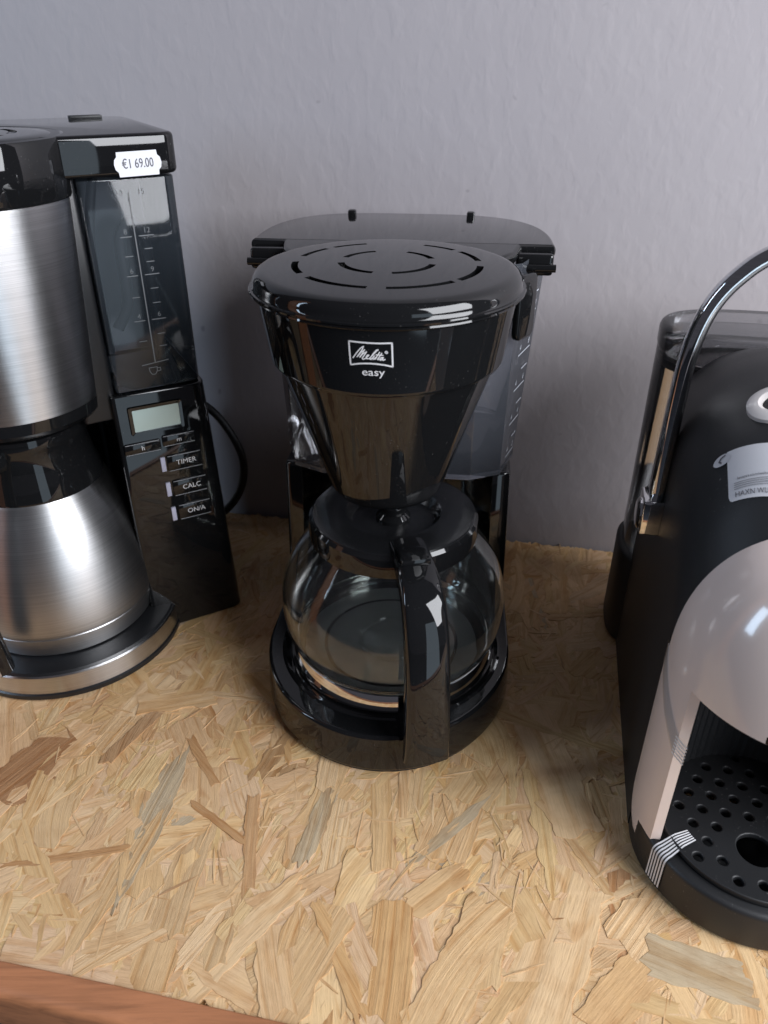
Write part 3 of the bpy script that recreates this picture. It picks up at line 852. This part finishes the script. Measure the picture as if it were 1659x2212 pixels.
# tank
bm = prism(panel_poly(FX0 + 0.0095, FX1 - 0.003, FY + 0.0015, 0.112), 0.2165, 0.3585, 0.001, 2)
ltank = link_mesh('water_tank', bm, 'smoky_dark', TM); ltank['label'] = 'dark smoky water tank with printed level scale'
bm = prism(panel_poly(FX0 + 0.012, FX1 - 0.007, 0.050, 0.108), 0.218, 0.357, 0.001, 2); link_mesh('tank_back', bm, 'black_soft', ltank)
bm = bmesh.new(); tube(bm, crom([(0.112, 0.015, 0.220), (0.112, 0.014, 0.285), (0.111, 0.013, 0.312), (0.103, 0.012, 0.324), (0.094, 0.012, 0.312), (0.093, 0.012, 0.285), (0.0915, 0.012, 0.265), (0.082, 0.012, 0.248)], 6), 0.0042, 14)
link_mesh('steam_pipe', bm, 'rubber', ltank)
bm = bmesh.new(); tube(bm, crom([(0.0755, 0.028, 0.225), (0.0755, 0.028, 0.300), (0.0795, 0.028, 0.330), (0.085, 0.028, 0.352)], 6), 0.0035, 12)
link_mesh('steam_pipe', bm, 'rubber', ltank)
# printed scale
YF = FY + 0.0015 - 0.0003
bm = bmesh.new()


def onf(x, z): return (x, YF, z)


add2d(bm, strokes2d([[(0.0955, 0.3500), (0.0955, 0.2360)]], 0.0008), onf)
for (n_l, n_r, z) in (('10', '15', 0.3470), ('8', '12', 0.3230), ('6', '9', 0.2975), ('4', '6', 0.2665)):
    if z < 0.34:
        add2d(bm, strokes2d([[(0.0860, z), (0.0930, z)]], 0.0007), onf); add2d(bm, strokes2d([[(0.0980, z), (0.1075, z)]], 0.0007), onf)
    add2d(bm, text2d(n_l, 0.0048), lambda x, y, z=z: onf(0.0895 + x, z + 0.0032 + y))
    add2d(bm, text2d(n_r, 0.0048), lambda x, y, z=z: onf(0.1035 + x, z + 0.0032 + y))
for z in (0.3145, 0.3060, 0.2880, 0.2780, 0.2560, 0.2470): add2d(bm, strokes2d([[(0.1005, z), (0.1055, z)]], 0.0006), onf)
for z in (0.3105, 0.2830, 0.2520): add2d(bm, strokes2d([[(0.0870, z), (0.0920, z)]], 0.0006), onf)
add2d(bm, strokes2d([[(0.0860, 0.2345), (0.1050, 0.2362)]], 0.0007), onf)
cup = [(0.0905, 0.2320), (0.0908, 0.2290), (0.0922, 0.2268), (0.0945, 0.2268), (0.0960, 0.2290), (0.0963, 0.2320), (0.0905, 0.2320)]
add2d(bm, strokes2d([cup, [(0.0962, 0.2312), (0.0985, 0.2312), (0.0985, 0.2290), (0.0960, 0.2288)]], 0.0006), onf)
link_mesh('level_scale', bm, 'print_grey', ltank, smooth=0)
# top cover of the tank
bm = prism(panel_poly(0.010, FX1, FY - 0.0005, 0.118), 0.3600, 0.3845, 0.0030, 4); tcov = link_mesh('top_cover', bm, 'black', TM)
# filter housing
FC = (0.0, -0.004)
bm = bmesh.new(); lathe(bm, [(0.0590, 0.2165), (0.0604, 0.2170), (0.0672, 0.3480), (0.0672, 0.3495), (0.064, 0.3500)], 128, FC); fsteel = link_mesh('filter_housing', bm, 'steel', TM)
fsteel['label'] = 'brushed steel filter housing'
bm = bmesh.new(); lathe(bm, [(0.0, 0.2030), (0.0500, 0.2030), (0.0565, 0.2045), (0.0598, 0.2085), (0.0604, 0.2173), (0.055, 0.2175)], 128, FC); link_mesh('housing_rim', bm, 'black', TM)
bm = bmesh.new(); lathe(bm, [(0.064, 0.3495), (0.0682, 0.3500), (0.0690, 0.3520), (0.0692, 0.3820), (0.0680, 0.3842), (0.0655, 0.3848), (0.0640, 0.3842), (0.0635, 0.3825), (0.060, 0.3825)], 128, FC); link_mesh('housing_collar', bm, 'black', TM)
bm = bmesh.new(); A = 180
prof = [(0.004, 0.3858), (0.020, 0.3858), (0.0300, 0.3857), (0.0350, 0.3856), (0.0400, 0.3856), (0.050, 0.3854), (0.0580, 0.3850), (0.0600, 0.3842), (0.0605, 0.3825)]
rings = [[bm.verts.new((FC[0] + r * cos(2 * pi * a / A), FC[1] + r * sin(2 * pi * a / A), z)) for a in range(A)] for r, z in prof]
bm.faces.new(rings[0]); slot = []
for k in range(len(prof) - 1):
    for a in range(A):
        f = bm.faces.new((rings[k][a], rings[k + 1][a], rings[k + 1][(a + 1) % A], rings[k][(a + 1) % A]))
        d = a * 360 / A
        if k == 3 and any(s <= d < e for s, e in ((-25 % 360, 360), (0, 30), (45, 105), (120, 180), (195, 255), (270, 320))): slot.append(f)
ex = bmesh.ops.extrude_face_region(bm, geom=slot)
bmesh.ops.translate(bm, verts=[v for v in ex['geom'] if isinstance(v, bmesh.types.BMVert)], vec=(0, 0, -0.004))
bmesh.ops.delete(bm, geom=slot, context='FACES_ONLY')
link_mesh('filter_lid', bm, 'black', TM)
# small notch on the cover's rear edge
bm = box(0.088, 0.112, 0.103, 0.1125, 0.3842, 0.3862, 0.0006); link_mesh('cover_grip', bm, 'black_matte', tcov)
# screen
PY = FY - 0.0002


def frame_part(name, x0, x1, z0, z1, mat, parent, depth=0.0012, bev=0.0005, rise=0.0):
    bm = box(x0, x1, PY - depth, PY + 0.002, z0, z1, bev); return link_mesh(name, bm, mat, parent)


bm = bmesh.new()
ol = rounded([(0.0695, 0.1830), (0.1095, 0.1830), (0.1095, 0.2055), (0.0695, 0.2055)], 0.0015, 3); il = rounded([(0.0725, 0.1855), (0.1070, 0.1855), (0.1070, 0.2030), (0.0725, 0.2030)], 0.0008, 3)
oa = [bm.verts.new((x, PY - 0.0002, z)) for x, z in ol]; ob = [bm.verts.new((x, PY - 0.0020, z)) for x, z in [(x * 0.98 + 0.0018, z * 0.98 + 0.0039) for x, z in ol]]
ic = [bm.verts.new((x, PY - 0.0018, z)) for x, z in il]; idd = [bm.verts.new((x, PY - 0.0005, z)) for x, z in il]
n = len(ol)
for A_, B_ in ((oa, ob), (ob, ic), (ic, idd)):
    for i in range(n): bm.faces.new((A_[i], A_[(i + 1) % n], B_[(i + 1) % n], B_[i]))
scr_ = link_mesh('screen', bm, 'black', housing)
bm = bmesh.new(); bm.faces.new([bm.verts.new((x, PY - 0.0008, z)) for x, z in il]); link_mesh('display_glass', bm, 'lcd', scr_, smooth=0)
# buttons
for nm, x0, x1, zc, hh, tx, fs in (('h', 0.0625, 0.0895, 0.1722, 0.0040, 'h', 0.0052), ('m', 0.0910, 0.1160, 0.1738, 0.0040, 'm', 0.0052), ('TIMER', 0.0920, 0.1190, 0.1545, 0.0062, 'TIMER', 0.0057), ('CALC', 0.0935, 0.1205, 0.1322, 0.0062, 'CALC', 0.0057), ('ON', 0.0948, 0.1212, 0.1100, 0.0062, 'ON/A', 0.0057)):
    b = frame_part('button', x0, x1, zc - hh, zc + hh, 'black', housing, 0.0016, 0.0006)
    bm = bmesh.new(); add2d(bm, text2d(tx, fs), lambda x, y: ((x0 + x1) / 2 + (0.001 if len(tx) > 2 else 0) + x, PY - 0.0019, zc + y)); link_mesh('lettering', bm, 'print', b, smooth=0)
    for ze in (zc - hh, zc + hh):
        bm = bmesh.new(); tube(bm, [(x0 + 0.0008, PY - 0.0013, ze), (x1 - 0.0008, PY - 0.0013, ze)], 0.00034, 8); link_mesh('button_glint', bm, 'edge', b)  # thin grey bars imitate highlights along the button rims
for x, zc in ((0.0889, 0.1548), (0.0899, 0.1325), (0.0910, 0.1098)):
    frame_part('indicator_light', x - 0.0018, x + 0.0018, zc - 0.0060, zc + 0.0060, 'led', housing, 0.0014, 0.0004)
# price tag stuck on the top cover
tz, txc = 0.3672, 0.1040
hw, hh = 0.0150, 0.0073
ol = []
def arcp(cx, cz, r, a0, a1, n=6): return [(cx + r * cos(R(a0 + (a1 - a0) * k / n)), cz + r * sin(R(a0 + (a1 - a0) * k / n))) for k in range(n + 1)]


e = 0.0024
ol = [(-hw + e, -hh), (hw - e, -hh)] + arcp(hw - e, -0.0048, 0.0024, -90, -20)[1:0] + [(hw - e * 0.9, -hh * 0.62), (hw - e * 0.25, -hh * 0.40), (hw, 0.0), (hw - e * 0.25, hh * 0.40), (hw - e * 0.9, hh * 0.62), (hw - e, hh), (-hw + e, hh), (-hw + e * 0.9, hh * 0.62), (-hw + e * 0.25, hh * 0.40), (-hw, 0), (-hw + e * 0.25, -hh * 0.40), (-hw + e * 0.9, -hh * 0.62)]
bm = bmesh.new(); rt = R(1.0)


def ontag(x, z, off=0.0): return (txc + x * cos(rt) - z * sin(rt), FY - 0.0009 - off - 0.0016 * (abs(x) / hw) ** 3 * 0.2, tz + x * sin(rt) + z * cos(rt))


f0 = [bm.verts.new(ontag(x, z)) for x, z in ol]; f1 = [bm.verts.new(Vector(ontag(x, z)) + Vector((0, 0.00025, 0))) for x, z in ol]
bm.faces.new(f0)
for i in range(len(ol)): bm.faces.new((f0[i], f0[(i + 1) % len(ol)], f1[(i + 1) % len(ol)], f1[i]))
tag_ = link_mesh('price_tag', bm, 'paper', TM, smooth=0); tag_['label'] = 'white price sticker with €169.00 on it'
bm = bmesh.new(); add2d(bm, text2d('€1 69.00', 0.0068), lambda x, y: ontag(x * 0.80, y * 1.15, 0.0005)); link_mesh('lettering', bm, 'ink', tag_, smooth=0)
# power cord looping behind (world points turned into the machine's frame)
def to_tm(p): q = Matrix.Rotation(R(-28), 4, 'Z') @ (Vector(p) - Vector((-0.268, 0.523, 0))); return q


bm = bmesh.new()
tube(bm, crom([to_tm(p) for p in [(-0.235, 0.690, 0.130), (-0.195, 0.702, 0.138), (-0.168, 0.700, 0.124), (-0.148, 0.694, 0.095), (-0.142, 0.692, 0.068), (-0.150, 0.694, 0.036), (-0.172, 0.694, 0.010), (-0.200, 0.690, 0.0045), (-0.240, 0.684, 0.004)]], 7), 0.0040, 14)
link_mesh('power_cord', bm, 'rubber', TM)

# ------------------------------------------------------------------ thermal jug
JU = empty('thermal_jug', (-0.268, 0.523, ZB + 0.0258), R(28), 'brushed steel thermal jug with black neck under the tall coffee maker', 'jug')
pj = crom([Vector((r, z, 0)) for r, z in ((0.0690, 0.0015), (0.0725, 0.0180), (0.0738, 0.0300), (0.0726, 0.0480), (0.0682, 0.0720), (0.0612, 0.0960), (0.0520, 0.1180), (0.0495, 0.1230))], 6)
bm = bmesh.new(); lathe(bm, [(0.0722, 0.0185)] + [(p.x, p.y) for p in pj if p.y > 0.0187], 128); jb = link_mesh('steel_body', bm, 'steel_jug', JU)
bm = bmesh.new(); lathe(bm, [(0.0, 0.0), (0.0672, 0.0), (0.0690, 0.0012), (0.0724, 0.0176), (0.0717, 0.0184)], 128); link_mesh('steel_foot', bm, 'steel_jug', JU)
bm = bmesh.new(); lathe(bm, [(0.0496, 0.1225), (0.0500, 0.1245), (0.0455, 0.1400), (0.0432, 0.1560), (0.0450, 0.1610), (0.0458, 0.1660), (0.0450, 0.1700), (0.0420, 0.1715), (0.0, 0.1715)], 96); link_mesh('neck_collar', bm, 'black', JU)
hp = crom([(-0.026, -0.034, 0.1560), (-0.040, -0.052, 0.1560), (-0.054, -0.068, 0.1400), (-0.060, -0.076, 0.1050), (-0.062, -0.079, 0.0650), (-0.060, -0.077, 0.0280), (-0.059, -0.075, 0.0120)], 6)
bm = bmesh.new(); tube(bm, hp, [0.0095] * len(hp), 20, sx=1.25); jh = link_mesh('handle', bm, 'black', JU)
dv = Vector((-0.62, -0.78, 0)).normalized() * 0.0060
bm = bmesh.new(); tube(bm, [p + dv for p in hp[14:]], [0.0060] * len(hp[14:]), 16, sx=1.3); link_mesh('steel_inlay', bm, 'steel', jh)

# ================================================================== CAPSULE MACHINE (right)
CP = empty('capsule_machine', (0.222, 0.306, ZB), R(-12.1), 'matte black and cream capsule coffee machine with a chrome lever', 'coffee machine')
HL = [(0.004, 0.2290), (0.03, 0.2490), (0.06, 0.2645), (0.09, 0.2735), (0.12, 0.2770), (0.15, 0.2745), (0.175, 0.2660)]


def hL(L):
    for (a, ha), (b, hb) in zip(HL, HL[1:]):
        if L <= b: t = (L - a) / (b - a); t = max(0, t); return ha + (hb - ha) * t
    return HL[-1][1]


NE = 2.4


def bL(L): return 0.085 - 0.012 * min(1, max(0, (L - 0.004) / 0.09))


def archz(a, L, wd=0.0665):
    s = min(1.0, abs(a) / wd); return hL(L) - bL(L) + bL(L) * (1 - s ** NE) ** (1 / NE)


def arch_loop(L, wd, z0, n=40):
    out = [(-wd, L, z0)]
    b = bL(L); h = hL(L)
    for k in range(n + 1):
        ph = pi * k / n
        cxx, szz = -cos(ph), sin(ph)
        x = wd * math.copysign(abs(cxx) ** (2 / NE), cxx); z = h - b + b * abs(szz) ** (2 / NE)
        out.append((x, L, z))
    out.append((wd, L, z0)); return out


bm = bmesh.new()
Ls = [0.004 + 0.171 * k / 20 for k in range(21)]
loft(bm, [arch_loop(L, 0.0665, 0.149) for L in Ls])
body = link_mesh('body', bm, 'black_matte', CP, smooth=40)
# lower body with the hollow for the cup
pl = [(-0.0665, 0.004), (-0.0665, 0.195)] + [(0.0665, 0.195), (0.0665, 0.004), (0.0560, 0.004)]
inn = []
for k in range(0, 73):
    a = R(-6) + R(192) * k / 72
    r = 0.0535 + (0.0007 if k % 2 else 0.0)
    inn.append((r * cos(a), r * sin(a) - 0.010))
inn = [p for p in inn if p[1] > 0.0045 and abs(p[0]) < 0.0555]
pl2 = [(0.0560, 0.004)] + inn + [(-0.0560, 0.004), (-0.0665, 0.004), (-0.0665, 0.190), (0.0665, 0.190), (0.0665, 0.004)]
bm = bmesh.new()
lo = [[bm.verts.new((x, y, z)) for x, y in pl2] for z in (0.0, 0.149)]
n = len(pl2)
for i in range(n): bm.faces.new((lo[0][i], lo[0][(i + 1) % n], lo[1][(i + 1) % n], lo[1][i]))
bm.faces.new(lo[1]); bm.faces.new(lo[0])
link_mesh('lower_body', bm, 'black_matte', CP, smooth=25)
# cream front shell
RS = 0.0678


def sh(s): return max(0.0, 1 - s ** NE) ** (1 / NE)


bm = bmesh.new(); nt_, nz_ = 60, 26
grid = []
zt0, zt1 = 0.1475, 0.2305
for k in range(nz_ + 1):
    s = sin(pi / 2 * k / nz_); z = zt0 + (zt1 - zt0) * s; q = sh(s)
    if k == nz_: q = 0.0
    zz = zt0 + (zt1 - zt0) * s
    wz = RS * (1 if z < 0.146 else sh(min(1, (z - 0.146) / (zt1 - 0.146)))); dz = 0.0690 * q
    grid.append([(wz * sin(-pi / 2 + pi * j / nt_), 0.0045 - dz * cos(-pi / 2 + pi * j / nt_), zz) for j in range(nt_ + 1)])
rim = [[(x * sc, 0.0045 + (y - 0.0045) * sc, z) for x, y, z in grid[0]] for sc, z in ((0.985, 0.1466), (0.955, 0.1470), (0.93, 0.1490))]
loft(bm, rim[::-1] + grid, cap=False, wrap=False)
shell = link_mesh('front_shell', bm, 'cream', CP, smooth=60); shell['label'] = 'glossy cream front cover'
for sg in (-1, 1):                               # the two side legs of the shell
    bm = bmesh.new(); loops = []
    for k in range(33):
        t = k / 32; z = 0.1480 - (0.1480 - 0.010) * t
        a0, a1 = R(90), R(62)
        back = a0 + R(3)
        if t > 0.78: uu = (t - 0.78) / 0.22; back = a0 + R(3) - (a0 - a1 + R(3)) * 0.94 * (1 - sqrt(max(0, 1 - uu * uu)))
        sec = []
        for q in range(9):
            a = back + (a1 - back) * q / 8; sec.append((sg * RS * sin(a), 0.0045 - 0.0690 * cos(a), z))
        for q in range(9):
            a = a1 + (back - a1) * q / 8; ri = RS - (0.0062 if q else 0.0045); sec.append((sg * ri * sin(a - (R(2.5) if q == 0 else 0)), 0.0045 - (0.0690 - (0.0062 if q else 0.0045)) * cos(a - (R(2.5) if q == 0 else 0)), z))
        loops.append(sec)
    loft(bm, loops); link_mesh('shell_leg', bm, 'cream', shell, smooth=50)
# coffee spout inside the hollow
bm = bmesh.new(); lathe(bm, [(0.0, 0.1180), (0.011, 0.1180), (0.0135, 0.1200), (0.0150, 0.1300), (0.030, 0.1420), (0.048, 0.1478), (0.048, 0.152)], 48, (0, -0.020)); link_mesh('spout', bm, 'black', CP)
bm = box(-0.030, 0.030, 0.020, 0.040, 0.098, 0.114, 0.004, 3); link_mesh('spout_guard', bm, 'black', CP)
# drip tray
tp = [(0.0668 * cos(pi + pi * k / 60), 0.0668 * sin(pi + pi * k / 60)) for k in range(61)] + [(0.0640, 0.003), (-0.0640, 0.003)]
bm = prism(tp, 0.0, 0.0300, 0.0035, 4)
bm.faces.ensure_lookup_table(); bm.verts.ensure_lookup_table()
rim = bm.verts[-len(tp):]
bmesh.ops.delete(bm, geom=[f for f in bm.faces if len(f.verts) == len(tp) and f.calc_center_median().z > 0.02], context='FACES_ONLY')
prev = rim
for rw, zw in ((0.0540, 0.0302), (0.0532, 0.0296), (0.0525, 0.0100)):
    ring_ = []
    for v in rim:
        d = Vector((v.co.x, v.co.y + 0.006, 0)); lim = min(rw, d.length * 0.985); d.normalize()
        ring_.append(bm.verts.new((d.x * lim, d.y * lim - 0.006, zw)))
    for i in range(len(rim)): bm.faces.new((prev[i], prev[(i + 1) % len(rim)], ring_[(i + 1) % len(rim)], ring_[i]))
    prev = ring_
bm.faces.new(prev)
tray = link_mesh('drip_tray', bm, 'black_matte', CP)
holes = [circ(0.0115, 40, (-0.002, -0.0270))]
sp = 0.0136
for i in range(-7, 8):
    for j in range(-7, 8):
        x = -0.002 + sp * (i + 0.5 * (j % 2)) * 0.98; y = -0.027 + sp * 0.84 * j
        if x * x + (y + 0.006) ** 2 > 0.0480 ** 2: continue
        if (x + 0.002) ** 2 + (y + 0.027) ** 2 < 0.0170 ** 2: continue
        holes.append(circ(0.0037, 18, (x, y)))
plate2d('tray_grille', [circ(0.0535, 96, (0, -0.006))] + holes, 0.0305, 0.0345, 0.0008, 'black_matte', tray)
# water tank behind
def sup_poly(w_, yc, d, n):
    return [(w_ * math.copysign(abs(cos(t)) ** (2 / n), cos(t)), yc + d * math.copysign(abs(sin(t)) ** (2 / n), sin(t))) for t in [2 * pi * (k + 0.5) / 72 for k in range(72)]]


bm = prism(sup_poly(0.0762, 0.219, 0.046, 3.2), 0.0, 0.085, 0.004); link_mesh('tank_base', bm, 'black_matte', CP)
bm = prism(sup_poly(0.0730, 0.219, 0.042, 2.6), 0.084, 0.2560, 0.002, 3); rtank = link_mesh('water_tank', bm, 'smoky_tank', CP); rtank['label'] = 'smoky grey water tank behind the lever'
bm = prism(sup_poly(0.0738, 0.219, 0.043, 2.6), 0.2450, 0.2660, 0.006, 5); link_mesh('tank_lid', bm, 'smoky_tank', rtank)
bm = bmesh.new(); g0, g1 = sup_poly(0.0712, 0.219, 0.0402, 2.6), sup_poly(0.0650, 0.219, 0.034, 2.6)
loft(bm, [[(x, y, z) for x, y in g] for g, z in ((g0, 0.2375), (g0, 0.2430), (g1, 0.2430), (g1, 0.2375), (g0, 0.2375))], cap=False); link_mesh('tank_gasket', bm, 'rubber', rtank)
# chrome lever with its pivots
pv = [(-0.0705, 0.117, 0.176), (-0.0705, 0.117, 0.215), (-0.0702, 0.117, 0.250), (-0.0690, 0.117, 0.278), (-0.0635, 0.117, 0.303), (-0.0520, 0.117, 0.322), (-0.0340, 0.117, 0.336), (0, 0.117, 0.342)]
pv = pv + [(-x, y, z) for x, y, z in pv[:-1][::-1]]
bm = bmesh.new(); tube(bm, crom(pv, 7), 0.0053, 20); lev = link_mesh('lever', bm, 'chrome', CP)
for sg in (-1, 1):
    bm = prism(rounded([(sg * 0.0655, 0.1060), (sg * 0.0790, 0.1060), (sg * 0.0790, 0.1280), (sg * 0.0655, 0.1280)], 0.0015, 3), 0.1560, 0.1810, 0.0015)
    pb = link_mesh('lever_pivot', bm, 'chrome', lev)
    bm = bmesh.new(); lathe(bm, [(0, 0.0018), (0.0085, 0.0018), (0.0105, 0.0006), (0.0105, -0.0015)], 32)
    bmesh.ops.rotate(bm, verts=bm.verts[:], cent=(0, 0, 0), matrix=Matrix.Rotation(sg * R(90), 3, 'Y'))
    bmesh.ops.translate(bm, verts=bm.verts[:], vec=(sg * 0.0795, 0.117, 0.1670)); link_mesh('pivot_cap', bm, 'chrome', pb)
# white ring button on the top
bm = bmesh.new(); lathe(bm, [(0.0070, 0.0000), (0.0072, 0.0014), (0.0090, 0.0026), (0.0125, 0.0024), (0.0150, 0.0010), (0.0155, -0.0030)], 48)
bmesh.ops.rotate(bm, verts=bm.verts[:], cent=(0, 0, 0), matrix=Matrix.Rotation(R(14), 3, 'X') @ Matrix.Rotation(R(-22), 3, 'Y'))
bmesh.ops.translate(bm, verts=bm.verts[:], vec=(-0.0268, 0.0760, archz(-0.0268, 0.0760) + 0.0004))
ringo = link_mesh('ring_button', bm, 'white', CP)
# sticker on the sloping black top
SA, SL = -0.0500, 0.0430


def on_body(p, q, off=0.0005):                   # p to the right along the arch, q up the slope
    a = SA + p / 1.22; L = SL + q - 0.28 * p
    z = archz(a, L); e = 0.0006
    nx = -(archz(a + e, L) - archz(a - e, L)) / (2 * e); ny = -(archz(a, L + e) - archz(a, L - e)) / (2 * e)
    nn_ = Vector((nx, ny, 1)).normalized(); return Vector((a, L, z)) + nn_ * off


def sticker_grid():
    bm = bmesh.new(); nx_, ny_ = 30, 12
    vv = []
    for j in range(ny_ + 1):
        row = []
        for i in range(nx_ + 1):
            p = 0.050 * i / nx_; q = -0.0140 + 0.028 * j / ny_
            if j == 0 and i == 0: p, q = p + 0.0006, q + 0.0006
            row.append(bm.verts.new(on_body(p, q)))
        vv.append(row)
    for j in range(ny_):
        for i in range(nx_): bm.faces.new((vv[j][i], vv[j][i + 1], vv[j + 1][i + 1], vv[j + 1][i]))
    cc = [(0.0042 * cos(t) - 0.0022, 0.0030 * sin(t) + 0.0108) for t in [2 * pi * k / 24 for k in range(24)]]     # pull tab
    bm.faces.new([bm.verts.new(on_body(x, y, 0.0007)) for x, y in cc])
    return bm


stk = link_mesh('sticker', sticker_grid(), 'sticker', CP); stk['label'] = 'pale paper sticker on the sloping black top'
bm = bmesh.new()
add2d(bm, strokes2d([[(-0.0008, 0.0125), (-0.0026, 0.0120), (-0.0036, 0.0105), (-0.0028, 0.0095)]], 0.0008), lambda x, y: on_body(x, y, 0.0009))
add2d(bm, text2d('lavazza.com/welcome', 0.0021, 'LEFT'), lambda x, y: on_body(0.0045 + x, -0.0030 + y, 0.0009))
add2d(bm, text2d('HAXN WUPR YA', 0.0034, 'LEFT'), lambda x, y: on_body(0.0030 + x, -0.0115 + y, 0.0009))
link_mesh('lettering', bm, 'ink', stk, smooth=0)
bm = bmesh.new()
for k in range(4):
    add2d(bm, strokes2d([[(0.003, -0.0052 - 0.0011 * k), (0.030 - 0.002 * k, -0.0052 - 0.0011 * k)]], 0.00045), lambda x, y: on_body(x, y, 0.0009))
link_mesh('fine_print', bm, 'ink_grey', stk, smooth=0)
# packing tape with white stripes: on the tray edge and on the shell leg
tape = bpy.data.objects.new('packing_tape', None)
bm = bmesh.new()


def tray_tape(u, v, off=0.0004):
    """u around the tray rim (rad), v from foot up and over the edge"""
    r, z = 0.0668, 0.0
    if v < 0.0265: rad, z = r + off, v + 0.002
    elif v < 0.0320: t = (v - 0.0265) / 0.0055 * pi / 2; rad = r - 0.0035 + (0.0035 + off) * cos(t); z = 0.0265 + 0.0004 + (0.0035 + off) * sin(t)
    else: rad = r - 0.0035 - (v - 0.0320); z = 0.0304 + off
    if rad < 0.0633: z = 0.0304 + off + (0.0345 - 0.0304) * min(1, (0.0633 - rad) / 0.0090)
    return (rad * cos(u), rad * sin(u), z)


def strip_mesh(fn, u0, u1, vs_):
    bm = bmesh.new(); A_ = [bm.verts.new(fn(u0, v)) for v in vs_]; B_ = [bm.verts.new(fn(u1, v)) for v in vs_]
    for i in range(len(vs_) - 1): bm.faces.new((A_[i], B_[i], B_[i + 1], A_[i + 1]))
    return bm


bpy.data.objects.remove(tape)
vs1 = [0.003 + 0.047 * k / 40 for k in range(41)]
uc = R(180 + 34)
tp_ = link_mesh('packing_tape', strip_mesh(lambda u, v: tray_tape(u, v, 0.0005), uc - 0.088, uc + 0.088, vs1), 'film', CP)
tp_['label'] = 'white-striped clear tape over the drip tray edge'
for k in range(6):
    u = uc - 0.075 + 0.15 * k / 5
    link_mesh('tape_stripe', strip_mesh(lambda u_, v: tray_tape(u_, v, 0.0009), u - 0.0082, u + 0.0082, vs1), 'print', tp_)
bm = bmesh.new()


def leg_tape(y, z, off): a = -pi / 2 + y; r = RS + off; return (r * sin(a), 0.0045 - (0.0690 + off) * cos(a), z)


hi = [R(-3 + 38 * k / 24) for k in range(25)]


def leg_strip(z0, z1, off):
    bm = bmesh.new(); A_, B_ = [], []
    for y in hi:
        zz = 0.032 * max(0.0, 1 - y / R(27))
        A_.append(bm.verts.new(leg_tape(y, z0 + zz, off))); B_.append(bm.verts.new(leg_tape(y, z1 + zz, off)))
    for i in range(len(hi) - 1): bm.faces.new((A_[i], B_[i], B_[i + 1], A_[i + 1]))
    return bm


tl = link_mesh('packing_tape', leg_strip(0.1010, 0.1155, 0.0005), 'film', CP); tl['label'] = 'clear tape holding the cream leg'
for k in range(6):
    z = 0.1014 + 0.0024 * k
    hi_s = hi; hi = [R(27 + 8 * q / 8) for q in range(9)]
    link_mesh('tape_stripe', leg_strip(z, z + 0.0013, 0.0009), 'print', tl); hi = hi_s
